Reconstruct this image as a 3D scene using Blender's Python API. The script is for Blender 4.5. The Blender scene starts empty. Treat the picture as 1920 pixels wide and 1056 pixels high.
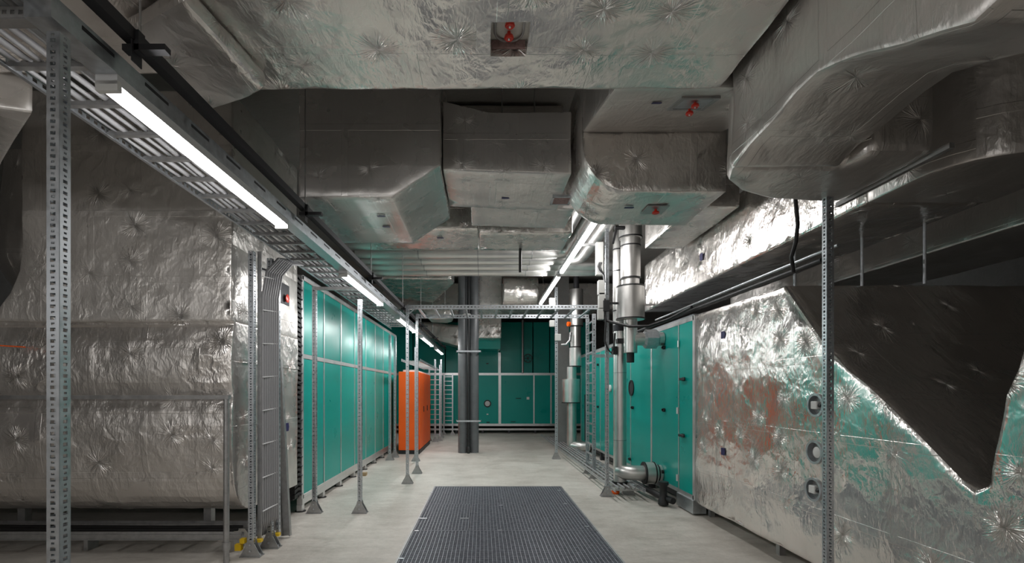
import bpy, bmesh, math, random
from mathutils import Vector, Matrix, noise
random.seed(7)
PI = math.pi
scene = bpy.context.scene
col = scene.collection

# ------------------------------------------------------------------ camera
F_PX, CX, CY, EYE = 907.0, 905.0, 734.0, 1.6
cam_d = bpy.data.cameras.new('camera')
cam = bpy.data.objects.new('camera', cam_d)
col.objects.link(cam)
cam.location = (0, 0, EYE)
cam.rotation_euler = (PI / 2, 0, 0)
cam_d.sensor_width = 36.0
cam_d.lens = 36.0 * F_PX / 1920
cam_d.shift_x = (960 - CX) / 1920
cam_d.shift_y = (CY - 528) / 1920
cam_d.clip_start = 0.05
scene.camera = cam

# ------------------------------------------------------------------ view, world, light levels
vs = scene.view_settings
vs.view_transform = 'Standard'
vs.look = 'None'
vs.exposure = 0.3
vs.gamma = 1.0
vs.use_curve_mapping = False
LAMP = 58.0           # radiance of the fluorescent diffusers
LAMP_COL = (1.0, .985, .975)
world = bpy.data.worlds.new('world')
scene.world = world
world.use_nodes = True
world.node_tree.nodes['Background'].inputs[0].default_value = (0.9, 0.95, 1.0, 1)
world.node_tree.nodes['Background'].inputs[1].default_value = 0.05

scene.cycles.sample_clamp_indirect = 1.6
scene.cycles.blur_glossy = 4.0
scene.cycles.max_bounces = 9

def P(px, py, Y):
    return Vector(((px - CX) * Y / F_PX, Y, EYE + (CY - py) * Y / F_PX))
def FY(py):
    return F_PX * EYE / (py - CY)
def FP(px, py):
    y = FY(py)
    return Vector(((px - CX) * y / F_PX, y, 0))

# ------------------------------------------------------------------ materials
def new_mat(name):
    m = bpy.data.materials.new(name)
    m.use_nodes = True
    nt = m.node_tree
    b = nt.nodes['Principled BSDF']
    return m, nt, b
def N(nt, t, **kw):
    n = nt.nodes.new(t)
    for k, v in kw.items():
        if isinstance(v, dict):
            for a, bb in v.items():
                n.inputs[a].default_value = bb
        else:
            setattr(n, k, v)
    return n
def M_(nt, op, a, b=None, c=None, clamp=False):
    n = nt.nodes.new('ShaderNodeMath')
    n.operation = op
    n.use_clamp = clamp
    for i, v in enumerate((a, b, c)):
        if v is None:
            continue
        if isinstance(v, (int, float)):
            n.inputs[i].default_value = v
        else:
            nt.links.new(v, n.inputs[i])
    return n.outputs[0]
def MR(nt, v, a, b, c, d, smooth=False):
    n = nt.nodes.new('ShaderNodeMapRange')
    if smooth:
        n.interpolation_type = 'SMOOTHSTEP'
    nt.links.new(v, n.inputs[0])
    for i, x in enumerate((a, b, c, d)):
        n.inputs[1 + i].default_value = x
    return n.outputs[0]
def VM(nt, op, a, b=None):
    n = nt.nodes.new('ShaderNodeVectorMath')
    n.operation = op
    nt.links.new(a, n.inputs[0])
    if b is not None:
        if isinstance(b, tuple):
            n.inputs[1].default_value = b
        else:
            nt.links.new(b, n.inputs[1])
    return n
def noise_n(nt, vec, scale, detail=2.0, rough=0.55, dist=0.0):
    n = nt.nodes.new('ShaderNodeTexNoise')
    nt.links.new(vec, n.inputs['Vector'])
    n.inputs['Scale'].default_value = scale
    n.inputs['Detail'].default_value = detail
    n.inputs['Roughness'].default_value = rough
    n.inputs['Distortion'].default_value = dist
    return n

def simple(name, color, rough=0.5, metal=0.0, noise_amt=0.0, noise_scale=6.0, bump=0.0, bump_scale=40.0, coat=0.0):
    m, nt, b = new_mat(name)
    b.inputs['Base Color'].default_value = (*color, 1)
    b.inputs['Roughness'].default_value = rough
    b.inputs['Metallic'].default_value = metal
    if coat:
        b.inputs['Coat Weight'].default_value = coat
    tc = N(nt, 'ShaderNodeTexCoord')
    if noise_amt:
        n = noise_n(nt, tc.outputs['Object'], noise_scale, 4)
        mx = N(nt, 'ShaderNodeMix', data_type='RGBA')
        nt.links.new(MR(nt, n.outputs[0], .3, .7, 0, 1), mx.inputs['Factor'])
        mx.inputs[6].default_value = (*[c * (1 - noise_amt) for c in color], 1)
        mx.inputs[7].default_value = (*[min(1, c * (1 + noise_amt)) for c in color], 1)
        nt.links.new(mx.outputs[2], b.inputs['Base Color'])
        nt.links.new(MR(nt, n.outputs[0], .3, .7, max(.02, rough - .07), rough + .07), b.inputs['Roughness'])
    if bump:
        n2 = noise_n(nt, tc.outputs['Object'], bump_scale, 3)
        bp = N(nt, 'ShaderNodeBump')
        bp.inputs['Distance'].default_value = bump
        nt.links.new(n2.outputs[0], bp.inputs['Height'])
        nt.links.new(bp.outputs[0], b.inputs['Normal'])
    return m

def foil(name, color, r0, r1, metal=.9, star=1.0, crumple=1.0, fine=1.0, pins=2.6, seams=(1.0, 0.62), streak=0.0, pin_min=.30):
    m, nt, b = new_mat(name)
    L = nt.links
    b.inputs['Metallic'].default_value = metal
    uv = N(nt, 'ShaderNodeTexCoord').outputs['UV']
    # broad and small crumples
    n1 = noise_n(nt, uv, 3.2, 2, .5, .4)
    def facets(scale, warp, wscale):
        w = noise_n(nt, uv, wscale, 2)
        wv = VM(nt, 'MULTIPLY', VM(nt, 'SUBTRACT', w.outputs[1], (.5, .5, .5)).outputs[0], (warp, warp, 0)).outputs[0]
        v = N(nt, 'ShaderNodeTexVoronoi', voronoi_dimensions='2D', feature='F1')
        v.inputs['Scale'].default_value = scale
        L.new(VM(nt, 'MULTIPLY', VM(nt, 'ADD', uv, wv).outputs[0], (1.0, .62, 1.0)).outputs[0], v.inputs['Vector'])
        return v.outputs['Distance']
    f1 = facets(7.0, .45, 3.5)
    f2 = facets(20.0, .20, 7.0)
    n3 = noise_n(nt, VM(nt, 'MULTIPLY', uv, (1.0, 0.35, 1.0)).outputs[0], 60.0, 2, .6, .6)
    # where the foil is badly creased and where it lies flat
    nm = noise_n(nt, uv, 1.7, 2)
    mask = MR(nt, nm.outputs[0], .30, .70, .35, 1.0, True)
    # fixing pins with puckered folds running out from them
    vo = N(nt, 'ShaderNodeTexVoronoi', voronoi_dimensions='2D', feature='F1')
    vo.inputs['Scale'].default_value = pins
    vo.inputs['Randomness'].default_value = 0.62
    L.new(uv, vo.inputs['Vector'])
    d = VM(nt, 'SUBTRACT', uv, vo.outputs['Position'])
    dist = VM(nt, 'LENGTH', d.outputs[0]).outputs['Value']
    dirn = VM(nt, 'NORMALIZE', d.outputs[0]).outputs[0]
    cell = VM(nt, 'MULTIPLY', vo.outputs['Color'], (37.0, 11.0, 23.0)).outputs[0]
    dn = VM(nt, 'ADD', VM(nt, 'MULTIPLY', dirn, (4.6, 4.6, 4.6)).outputs[0], cell).outputs[0]
    wob = VM(nt, 'MULTIPLY', noise_n(nt, uv, 9.0, 1).outputs[1], (1.3, 1.3, 1.3)).outputs[0]
    ns = noise_n(nt, VM(nt, 'ADD', dn, wob).outputs[0], 1.0, 2, .55)
    fold = M_(nt, 'ABSOLUTE', M_(nt, 'SUBTRACT', ns.outputs[0], .5))
    sep = N(nt, 'ShaderNodeSeparateXYZ')
    L.new(vo.outputs['Color'], sep.inputs[0])
    power = MR(nt, sep.outputs[0], pin_min, 1.0, .03, 1.0)
    fall = M_(nt, 'MULTIPLY', MR(nt, dist, .012, .17, 1, 0, True), power)
    dent = M_(nt, 'MULTIPLY', MR(nt, dist, 0.0, .03, 1, 0, True), power)
    # taped joints between the foil sheets
    br = N(nt, 'ShaderNodeTexBrick')
    L.new(uv, br.inputs['Vector'])
    br.inputs['Scale'].default_value = 1.0
    br.inputs['Brick Width'].default_value = seams[0]
    br.inputs['Row Height'].default_value = seams[1]
    br.inputs['Mortar Size'].default_value = 0.03
    br.inputs['Mortar Smooth'].default_value = 0.12
    br.offset = 0.5
    h = M_(nt, 'MULTIPLY', n1.outputs[0], .020 * crumple)
    h = M_(nt, 'ADD', h, M_(nt, 'MULTIPLY', M_(nt, 'MULTIPLY', f1, .0085 * crumple), mask))
    h = M_(nt, 'ADD', h, M_(nt, 'MULTIPLY', M_(nt, 'MULTIPLY', f2, .0036 * crumple), mask))
    h = M_(nt, 'ADD', h, M_(nt, 'MULTIPLY', M_(nt, 'MULTIPLY', n3.outputs[0], .0022 * fine), mask))
    h = M_(nt, 'ADD', h, M_(nt, 'MULTIPLY', M_(nt, 'MULTIPLY', fold, .045 * star), fall))
    h = M_(nt, 'SUBTRACT', h, M_(nt, 'MULTIPLY', dent, .010 * star))
    h = M_(nt, 'ADD', h, M_(nt, 'MULTIPLY', br.outputs['Fac'], .0016))
    if streak:
        n5 = noise_n(nt, VM(nt, 'MULTIPLY', uv, (30.0, 1.2, 1.0)).outputs[0], 1.0, 2)
        h = M_(nt, 'ADD', h, M_(nt, 'MULTIPLY', n5.outputs[0], .003 * streak))
    bp = N(nt, 'ShaderNodeBump')
    bp.inputs['Distance'].default_value = 1.0
    bp.inputs['Strength'].default_value = 1.0
    L.new(h, bp.inputs['Height'])
    L.new(bp.outputs[0], b.inputs['Normal'])
    nr = noise_n(nt, uv, 2.3, 3)
    L.new(MR(nt, nr.outputs[0], .35, .65, r0, r1), b.inputs['Roughness'])
    mx = N(nt, 'ShaderNodeMix', data_type='RGBA')
    L.new(MR(nt, noise_n(nt, uv, .9, 3).outputs[0], .3, .7, 0, 1), mx.inputs['Factor'])
    mx.inputs[6].default_value = (*[c * .9 for c in color], 1)
    mx.inputs[7].default_value = (*color, 1)
    L.new(mx.outputs[2], b.inputs['Base Color'])
    return m

def concrete(name, c0, c1, rough):
    m, nt, b = new_mat(name)
    L = nt.links
    o = N(nt, 'ShaderNodeTexCoord').outputs['Object']
    a = noise_n(nt, o, 1.1, 5, .6, .4)
    f = noise_n(nt, o, 22, 4, .6)
    s = noise_n(nt, VM(nt, 'MULTIPLY', o, (1.0, 3.0, 1.0)).outputs[0], 3.0, 5, .65, .8)
    v = M_(nt, 'ADD', M_(nt, 'MULTIPLY', a.outputs[0], .5), M_(nt, 'ADD', M_(nt, 'MULTIPLY', f.outputs[0], .15), M_(nt, 'MULTIPLY', s.outputs[0], .35)))
    mx = N(nt, 'ShaderNodeMix', data_type='RGBA')
    L.new(MR(nt, v, .38, .62, 0, 1), mx.inputs['Factor'])
    mx.inputs[6].default_value = (*c0, 1)
    mx.inputs[7].default_value = (*c1, 1)
    L.new(mx.outputs[2], b.inputs['Base Color'])
    L.new(MR(nt, s.outputs[0], .3, .7, rough - .1, rough + .1), b.inputs['Roughness'])
    bp = N(nt, 'ShaderNodeBump')
    bp.inputs['Distance'].default_value = .004
    L.new(f.outputs[0], bp.inputs['Height'])
    L.new(bp.outputs[0], b.inputs['Normal'])
    return m

def emit(name, color, strength):
    m, nt, b = new_mat(name)
    b.inputs['Base Color'].default_value = (.9, .9, .9, 1)
    b.inputs['Emission Color'].default_value = (*color, 1)
    b.inputs['Emission Strength'].default_value = strength
    m.cycles.emission_sampling = 'NONE'
    return m

MAT = {
    'foil': foil('aluminium_foil', (.84, .805, .77), .20, .33, .86, star=1.1, crumple=.62, fine=1.15),
    'foil_rough': foil('creased_foil', (.85, .815, .78), .23, .36, .86, star=1.25, crumple=.85, fine=1.6, pin_min=.42),
    'foil_matte': foil('matte_creased_foil', (.80, .77, .735), .27, .38, .60, star=1.3, crumple=.95, fine=1.6, pin_min=.42),
    'foil_mirror': foil('bright_foil', (.86, .825, .79), .14, .26, .90, star=.9, crumple=.62, fine=1.3, streak=.5, pin_min=.4),
    'foil_dull': foil('dull_foil', (.74, .72, .70), .22, .32, .57, star=.30, crumple=.12, fine=.35, streak=.5),
    'foil_dark': foil('smooth_foil', (.70, .67, .64), .30, .42, .82, star=.8, crumple=.50, fine=.9, streak=.5, pin_min=.4),
    'galv': simple('galvanised_steel', (.54, .57, .60), .36, .95, .12, 30),
    'galv_dark': simple('weathered_zinc', (.42, .42, .42), .45, .9, .15, 20),
    'alu': simple('anodised_aluminium', (.74, .74, .74), .38, .9, .06, 8),
    'jacket': simple('steel_pipe_jacket', (.66, .65, .63), .36, .95, .05, 5),
    'teal': simple('teal_paint', (.0, .30, .255), .33, 0.0, .04, 1.5),
    'orange': simple('orange_paint', (.93, .115, .0), .5, 0.0, .04, 2),
    'black': simple('black_rubber', (.012, .012, .013), .5),
    'dark': simple('dark_steel', (.05, .05, .055), .5, .6),
    'grating': simple('dark_zinc_grating', (.33, .35, .39), .45, .6, .25, 25),
    'cable': simple('grey_cable_sheath', (.33, .33, .34), .5),
    'tie': simple('pale_cable_tie', (.75, .75, .75), .5),
    'white': simple('white_plastic', (.78, .78, .76), .4),
    'batten': simple('white_batten_paint', (.72, .73, .74), .35),
    'box_grey': simple('light_grey_plastic', (.45, .45, .43), .45),
    'red': simple('red_plastic', (.62, .03, .012), .3),
    'yellow': simple('yellow_plastic', (.80, .52, .01), .4),
    'blue': simple('blue_label_film', (.012, .012, .09), .45),
    'wool': simple('pinkish_wool', (.30, .20, .19), .9, 0, .3, 40, .01, 50),
    'pipe_grey': simple('grey_painted_pipe', (.125, .13, .137), .36, 0.0, .12, 5),
    'floor': concrete('pale_concrete', (.44, .405, .36), (.68, .645, .59), .5),
    'wall': concrete('grey_concrete', (.16, .155, .15), (.22, .215, .21), .8),
    'plaster': concrete('pale_plaster', (.76, .74, .71), (.82, .80, .77), .8),
    'slab': concrete('dark_concrete', (.27, .255, .235), (.34, .32, .30), .85),
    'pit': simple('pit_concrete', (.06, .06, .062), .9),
    'lamp': emit('fluorescent_diffuser', LAMP_COL, 3.0),
    'wood': simple('wood_block', (.38, .27, .15), .7, 0, .2, 12),
    'plate': simple('pale_hatch_plate', (.80, .81, .76), .35, .1),
    'glass': simple('porthole_glass', (.55, .58, .57), .1),
}

MAT['teal'].node_tree.nodes['Principled BSDF'].inputs['Specular IOR Level'].default_value = .38

# ------------------------------------------------------------------ builders
def tag(o, label=None, cat=None, group=None, kind=None):
    if label: o['label'] = label
    if cat: o['category'] = cat
    if group: o['group'] = group
    if kind: o['kind'] = kind
    return o
def root(name, loc, label, cat, group=None):
    o = bpy.data.objects.new(name, None)
    o.empty_display_size = .1
    o.location = loc
    col.objects.link(o)
    tag(o, label, cat, group, 'thing')
    return o
def world_loc(o):
    v = Vector((0, 0, 0))
    while o is not None:
        v = v + o.location
        o = o.parent
    return v
def box_uv(bm):
    bm.normal_update()
    ul = bm.loops.layers.uv.verify()
    for f in bm.faces:
        n = f.normal
        a = max(range(3), key=lambda i: abs(n[i]))
        for l in f.loops:
            c = l.vert.co
            if a == 0: l[ul].uv = (c.y + 7.3, c.z + 3.1)
            elif a == 1: l[ul].uv = (c.x + 12.7, c.z + 5.4)
            else: l[ul].uv = (c.x + 21.9, c.y + 9.7)

class MB:
    def __init__(self):
        self.bm = bmesh.new()
    def box(self, a, b):
        x0, y0, z0 = a
        x1, y1, z1 = b
        v = [self.bm.verts.new(p) for p in ((x0, y0, z0), (x1, y0, z0), (x1, y1, z0), (x0, y1, z0), (x0, y0, z1), (x1, y0, z1), (x1, y1, z1), (x0, y1, z1))]
        for f in ((3, 2, 1, 0), (4, 5, 6, 7), (0, 1, 5, 4), (1, 2, 6, 5), (2, 3, 7, 6), (3, 0, 4, 7)):
            self.bm.faces.new([v[i] for i in f])
        return self
    def cbox(self, c, s):
        c = Vector(c)
        s = Vector(s) / 2
        return self.box(c - s, c + s)
    def bar(self, p0, p1, w, h, up=(0, 0, 1)):
        p0, p1 = Vector(p0), Vector(p1)
        d = (p1 - p0).normalized()
        u = Vector(up)
        if abs(d.dot(u)) > .95: u = Vector((1, 0, 0))
        s = d.cross(u).normalized()
        u = s.cross(d).normalized()
        r = []
        for p in (p0, p1):
            r.append([self.bm.verts.new(p + s * a * w / 2 + u * b * h / 2) for a, b in ((-1, -1), (1, -1), (1, 1), (-1, 1))])
        for i in range(4):
            self.bm.faces.new((r[0][i], r[0][(i + 1) % 4], r[1][(i + 1) % 4], r[1][i]))
        self.bm.faces.new(r[0][::-1])
        self.bm.faces.new(r[1])
        return self
    def lathe(self, p0, d, prof, seg=28):
        """profile [(distance along d, radius)] turned about the axis p0 + t d"""
        p0 = Vector(p0); d = Vector(d).normalized()
        u = Vector((0, 0, 1)) if abs(d.z) < .9 else Vector((1, 0, 0))
        s = d.cross(u).normalized(); u = s.cross(d).normalized()
        rings = []
        for t, r in prof:
            c = p0 + d * t
            if r < 1e-6:
                rings.append([self.bm.verts.new(c)])
            else:
                rings.append([self.bm.verts.new(c + (s * math.cos(2 * PI * k / seg) + u * math.sin(2 * PI * k / seg)) * r) for k in range(seg)])
        for a, b in zip(rings, rings[1:]):
            for k in range(seg):
                k2 = (k + 1) % seg
                if len(a) == 1 and len(b) == 1: continue
                if len(a) == 1: self.bm.faces.new((a[0], b[k2], b[k]))
                elif len(b) == 1: self.bm.faces.new((a[k], a[k2], b[0]))
                else: self.bm.faces.new((a[k], a[k2], b[k2], b[k]))
        if len(rings[0]) > 1: self.bm.faces.new(rings[0][::-1])
        if len(rings[-1]) > 1: self.bm.faces.new(rings[-1])
        return self
    def cyl(self, p0, p1, r, seg=24, bev=0.0):
        p0, p1 = Vector(p0), Vector(p1)
        l = (p1 - p0).length
        pr = [(0, r), (l, r)] if not bev else [(0, r - bev), (bev, r), (l - bev, r), (l, r - bev)]
        return self.lathe(p0, p1 - p0, pr, seg)
    def ring(self, c, d, r_out, r_in, h, seg=28):
        """flat annulus of height h along d"""
        c = Vector(c); d = Vector(d).normalized()
        u = Vector((0, 0, 1)) if abs(d.z) < .9 else Vector((1, 0, 0))
        s = d.cross(u).normalized(); u = s.cross(d).normalized()
        rr = []
        for t, r in ((0, r_out), (h, r_out), (h, r_in), (0, r_in)):
            rr.append([self.bm.verts.new(c + d * t + (s * math.cos(2 * PI * k / seg) + u * math.sin(2 * PI * k / seg)) * r) for k in range(seg)])
        for i in range(4):
            a, b = rr[i], rr[(i + 1) % 4]
            for k in range(seg):
                k2 = (k + 1) % seg
                self.bm.faces.new((a[k], a[k2], b[k2], b[k]))
        return self
    def tube(self, pts, r, seg=10):
        pts = [Vector(p) for p in pts]
        rings = []
        prev = None
        for i, p in enumerate(pts):
            if i == 0: d = pts[1] - p
            elif i == len(pts) - 1: d = p - pts[i - 1]
            else: d = (pts[i + 1] - p).normalized() + (p - pts[i - 1]).normalized()
            d.normalize()
            if prev is None:
                u = Vector((0, 0, 1)) if abs(d.z) < .9 else Vector((1, 0, 0))
                s = d.cross(u).normalized()
            else:
                s = (prev - d * prev.dot(d)).normalized()
            prev = s
            u = s.cross(d)
            rings.append([self.bm.verts.new(p + (s * math.cos(2 * PI * k / seg) + u * math.sin(2 * PI * k / seg)) * r) for k in range(seg)])
        for a, b in zip(rings, rings[1:]):
            for k in range(seg):
                k2 = (k + 1) % seg
                self.bm.faces.new((a[k], a[k2], b[k2], b[k]))
        self.bm.faces.new(rings[0][::-1])
        self.bm.faces.new(rings[-1])
        return self
    def prism(self, poly, axis, a0, a1):
        def pt(p, a):
            return {'X': (a, p[0], p[1]), 'Y': (p[0], a, p[1]), 'Z': (p[0], p[1], a)}[axis]
        A = [self.bm.verts.new(pt(p, a0)) for p in poly]
        B = [self.bm.verts.new(pt(p, a1)) for p in poly]
        n = len(poly)
        for i in range(n):
            self.bm.faces.new((A[i], A[(i + 1) % n], B[(i + 1) % n], B[i]))
        self.bm.faces.new(A[::-1])
        self.bm.faces.new(B)
        return self
    def bevel(self, w, seg=2, ang=30):
        bmesh.ops.recalc_face_normals(self.bm, faces=self.bm.faces)
        es = [e for e in self.bm.edges if len(e.link_faces) == 2 and e.calc_face_angle(0) > math.radians(ang)]
        bmesh.ops.bevel(self.bm, geom=es, offset=w, segments=seg, affect='EDGES', profile=.5, clamp_overlap=True)
        return self
    def build(self, name, mat, parent=None, smooth=None, label=None, solid=0.0):
        bm = self.bm
        bmesh.ops.recalc_face_normals(bm, faces=bm.faces)
        box_uv(bm)
        if smooth is not None:
            for e in bm.edges:
                e.smooth = not (len(e.link_faces) == 2 and e.calc_face_angle(0) > math.radians(smooth))
            for f in bm.faces: f.smooth = True
        if parent is not None:
            bm.transform(Matrix.Translation(-world_loc(parent)))
        me = bpy.data.meshes.new(name)
        bm.to_mesh(me); bm.free()
        me.materials.append(MAT[mat] if isinstance(mat, str) else mat)
        o = bpy.data.objects.new(name, me)
        col.objects.link(o)
        if parent is not None: o.parent = parent
        if label: o['label'] = label
        if solid:
            md = o.modifiers.new('thickness', 'SOLIDIFY')
            md.thickness = solid
            md.offset = 0
        return o

def struct(o, label=None):
    o['kind'] = 'structure'
    if label: o['label'] = label
    return o

def foil_duct(name, mb, mat, parent=None, bev=.035, res=.13, amp=.008, cuts=(), seed=0.0):
    """a foil wrapped duct: rounded corners, openings cut out, then a crumpled skin"""
    if bev: mb.bevel(bev, 2, 25)
    bm = mb.bm
    bmesh.ops.recalc_face_normals(bm, faces=bm.faces)
    if cuts:
        me = bpy.data.meshes.new('tmp'); bm.to_mesh(me); bm.free()
        o = bpy.data.objects.new('tmp', me); col.objects.link(o)
        cs = []
        for cmb in cuts:
            bmesh.ops.recalc_face_normals(cmb.bm, faces=cmb.bm.faces)
            cm = bpy.data.meshes.new('tmp_cut'); cmb.bm.to_mesh(cm); cmb.bm.free()
            co = bpy.data.objects.new('tmp_cut', cm); col.objects.link(co)
            md = o.modifiers.new('cut', 'BOOLEAN'); md.operation = 'DIFFERENCE'; md.object = co; md.solver = 'EXACT'
            cs.append(co)
        dg = bpy.context.evaluated_depsgraph_get()
        ev = o.evaluated_get(dg)
        m2 = bpy.data.meshes.new_from_object(ev)
        bm = bmesh.new(); bm.from_mesh(m2)
        for x in cs + [o]:
            m = x.data; bpy.data.objects.remove(x); bpy.data.meshes.remove(m)
        bpy.data.meshes.remove(m2)
    bmesh.ops.triangulate(bm, faces=bm.faces)
    sharp = 25
    for it in range(7):
        es = [e for e in bm.edges if e.calc_length() > res]
        if not es: break
        bmesh.ops.subdivide_edges(bm, edges=es, cuts=1)
        bmesh.ops.triangulate(bm, faces=[f for f in bm.faces if len(f.verts) > 3])
    bmesh.ops.remove_doubles(bm, verts=bm.verts, dist=.0005)
    bm.normal_update()
    box_uv(bm)
    off = Vector((seed, seed * 1.7, seed * 2.3))
    mv = []
    for v in bm.verts:
        q = v.co + off
        a = noise.noise(q * 2.1) * 1.2 + noise.noise(q * 6.3) * .8
        mv.append(v.normal * a * amp)
    for v, m in zip(bm.verts, mv): v.co += m
    for f in bm.faces: f.smooth = True
    for e in bm.edges:
        e.smooth = not (len(e.link_faces) == 2 and e.calc_face_angle(0) > math.radians(40))
    if parent is not None: bm.transform(Matrix.Translation(-world_loc(parent)))
    me = bpy.data.meshes.new(name)
    bm.to_mesh(me); bm.free()
    me.materials.append(MAT[mat])
    o = bpy.data.objects.new(name, me)
    col.objects.link(o)
    if parent is not None: o.parent = parent
    return o

def copy_child(src, parent, loc):
    c = src.copy()
    col.objects.link(c)
    c.parent = parent
    c.location = loc
    return c

# ================================================================== the room
GX0, GX1, GY0, GY1 = -.82, 1.33, 3.05, 8.13     # pit under the gratings
fl = MB()
for a, b in (((-9, -6, -.2), (GX0, 21, 0)), ((GX1, -6, -.2), (9, 21, 0)), ((GX0, -6, -.2), (GX1, GY0, 0)), ((GX0, GY1, -.2), (GX1, 21, 0))):
    fl.box(a, b)
struct(fl.build('floor', 'floor'), 'pale grey concrete floor')
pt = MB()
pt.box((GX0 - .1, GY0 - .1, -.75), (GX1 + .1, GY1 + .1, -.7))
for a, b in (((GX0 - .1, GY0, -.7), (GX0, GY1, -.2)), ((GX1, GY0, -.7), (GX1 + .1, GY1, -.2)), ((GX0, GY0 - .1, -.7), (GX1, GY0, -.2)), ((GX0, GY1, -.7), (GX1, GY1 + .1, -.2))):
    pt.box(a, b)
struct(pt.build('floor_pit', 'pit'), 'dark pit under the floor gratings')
CEIL = 5.2
struct(MB().box((-9, -6, CEIL), (9, 21, CEIL + .2)).build('ceiling', 'slab'))
struct(MB().box((-9.2, -6, 0), (-9, 21, CEIL)).build('wall_left', 'wall'))
struct(MB().box((9, -6, 0), (9.2, 21, CEIL)).build('wall_right', 'wall'))
struct(MB().box((-9, 21, 0), (9, 21.2, CEIL)).build('wall_back', 'wall'))
struct(MB().box((-9, -6.2, 0), (9, -6, CEIL)).build('wall_front', 'plaster'))

# ================================================================== floor gratings
def grating(y0, y1, x0, x1, name_label, hatch=None):
    r = root('floor_grating', ((x0 + x1) / 2, (y0 + y1) / 2, -.035), name_label, 'grating', 'bar gratings over the floor pit')
    g = .006
    b = MB()
    n = max(2, round((x1 - x0) / .0405))
    for i in range(n + 1):
        x = x0 + g + (x1 - x0 - 2 * g - .004) * i / n
        b.box((x, y0 + g, -.035), (x + .0045, y1 - g, -.0005))
    b.build('bearing_bars', 'grating', r)
    c = MB()
    n = max(2, round((y1 - y0) / .034))
    for i in range(n + 1):
        y = y0 + g + (y1 - y0 - 2 * g - .003) * i / n
        c.box((x0 + g, y, -.024), (x1 - g, y + .005, -.0008))
    c.build('cross_bars', 'grating', r)
    e = MB()
    for a, bb in (((x0 + g, y0 + g, -.035), (x1 - g, y0 + g + .006, 0)), ((x0 + g, y1 - g - .006, -.035), (x1 - g, y1 - g, 0)),
                  ((x0 + g, y0 + g, -.035), (x0 + g + .006, y1 - g, 0)), ((x1 - g - .006, y0 + g, -.035), (x1 - g, y1 - g, 0))):
        e.box(a, bb)
    e.build('edge_band', 'grating', r)
    return r
ya, yb, yc, yd = 8.13, 6.86, 5.56, 4.30
xs = -.16
g1 = grating(yb, ya, GX0 + .02, GX1 - .02, 'far dark floor grating nearest the concrete walkway to the standpipes')
grating(yc, yb, xs, GX1 - .02, 'wide floor grating beside the small hatch grating in the middle row')
g2 = grating(yc, yb, GX0 + .02, xs, 'narrow floor grating with two pale hinges, beside the wide middle one')
g3 = grating(yd, yc, GX0 + .02, GX1 - .02, 'near full width floor grating cut by the bottom of the photo')
grating(GY0 + .02, yd, GX0 + .02, GX1 - .02, 'floor grating in front of the near one, before the photo begins')
for px, py in ((793, 973), (871, 973)):
    q = FP(px, py)
    MB().cbox((q.x, q.y, .003), (.10, .03, .008)).build('hinge', 'galv', g2)
for g, pts in ((g1, ((809, 924), (1048, 920), (939, 948), (1060, 945))), (g3, ((781, 996), (937, 995), (1100, 988), (752, 1048)))):
    for px, py in pts:
        q = FP(px, py)
        q.y = min(q.y, ya - .05)
        MB().cbox((q.x, q.y, .002), (.05, .028, .006)).build('clip', 'galv', g)
gf = MB()
w = .02
for a, b in (((GX0, GY0, -.06), (GX0 + w, GY1, .002)), ((GX1 - w, GY0, -.06), (GX1, GY1, .002)), ((GX0, GY1 - .004, -.06), (GX1, GY1 + .012, .003))):
    gf.box(a, b)
for y in (yb, yc, yd):
    gf.box((GX0, y - .02, -.12), (GX1, y + .02, -.036))
tag(gf.build('grating_frame', 'galv_dark'), 'zinc angle frame set in the concrete around the gratings', 'frame', kind='thing')

# ================================================================== strut posts
def perf_wall(mb, o, u, v, w, H, pitch, hole_w, alt=True, fill=.62):
    """perforated strip of width w (direction u) and length H (direction v)"""
    o, u, v = Vector(o), Vector(u), Vector(v)
    bm = mb.bm
    n = int(H / pitch)
    def quad(a0, a1, b0, b1):
        bm.faces.new([bm.verts.new(o + u * a + v * b) for a, b in ((a0, b0), (a1, b0), (a1, b1), (a0, b1))])
    e = (w - hole_w) / 2
    quad(0, e, 0, H)
    quad(w - e, w, 0, H)
    y = 0.0
    for k in range(n):
        h = pitch * (fill if not (alt and k % 2) else fill * .62)
        y1 = (k + .5) * pitch - h / 2
        quad(e, w - e, y, y1)
        y = y1 + h
        if alt and k % 2:
            ee = e + hole_w * .18
            quad(e, ee, y1, y); quad(w - ee, w - e, y1, y)
    quad(e, w - e, y, H)

def perf_tube(p, w, d, H, pitch=.025, hole=.42, axis='Z'):
    """square perforated section standing on p (centre of foot)"""
    mb = MB()
    x, y, z = p
    for (o, u, ww) in (((x - w / 2, y - d / 2, z), (1, 0, 0), w), ((x + w / 2, y - d / 2, z), (0, 1, 0), d),
                       ((x + w / 2, y + d / 2, z), (-1, 0, 0), w), ((x - w / 2, y + d / 2, z), (0, -1, 0), d)):
        perf_wall(mb, o, u, (0, 0, 1), ww, H, pitch, ww * hole)
    return mb

def foot(r, p, w, mat='galv_dark'):
    x, y, z = p
    mb = MB()
    mb.box((x - .1, y - .055, 0), (x + .1, y + .055, .008))
    for s in (-1, 1):
        yy = y + s * (w / 2 + .006)
        mb.prism([(x - .1, .008), (x + .1, .008), (x + w * .75, .125), (x + w * .6, .16), (x - w * .6, .16), (x - w * .75, .125)], 'Y', yy - .004, yy + .004)
    mb.build('foot_bracket', mat, r)
    if y < 7.6:
        for bx in (-.075, .075): MB().cyl((x + bx, y, .008), (x + bx, y, .03), .011, 6).build('bolt', 'galv', r)
        for bz in (.06, .12): MB().cyl((x, y - (w / 2 + .010), bz), (x, y - (w / 2 + .022), bz), .010, 6).build('bolt', 'galv', r)

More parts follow.
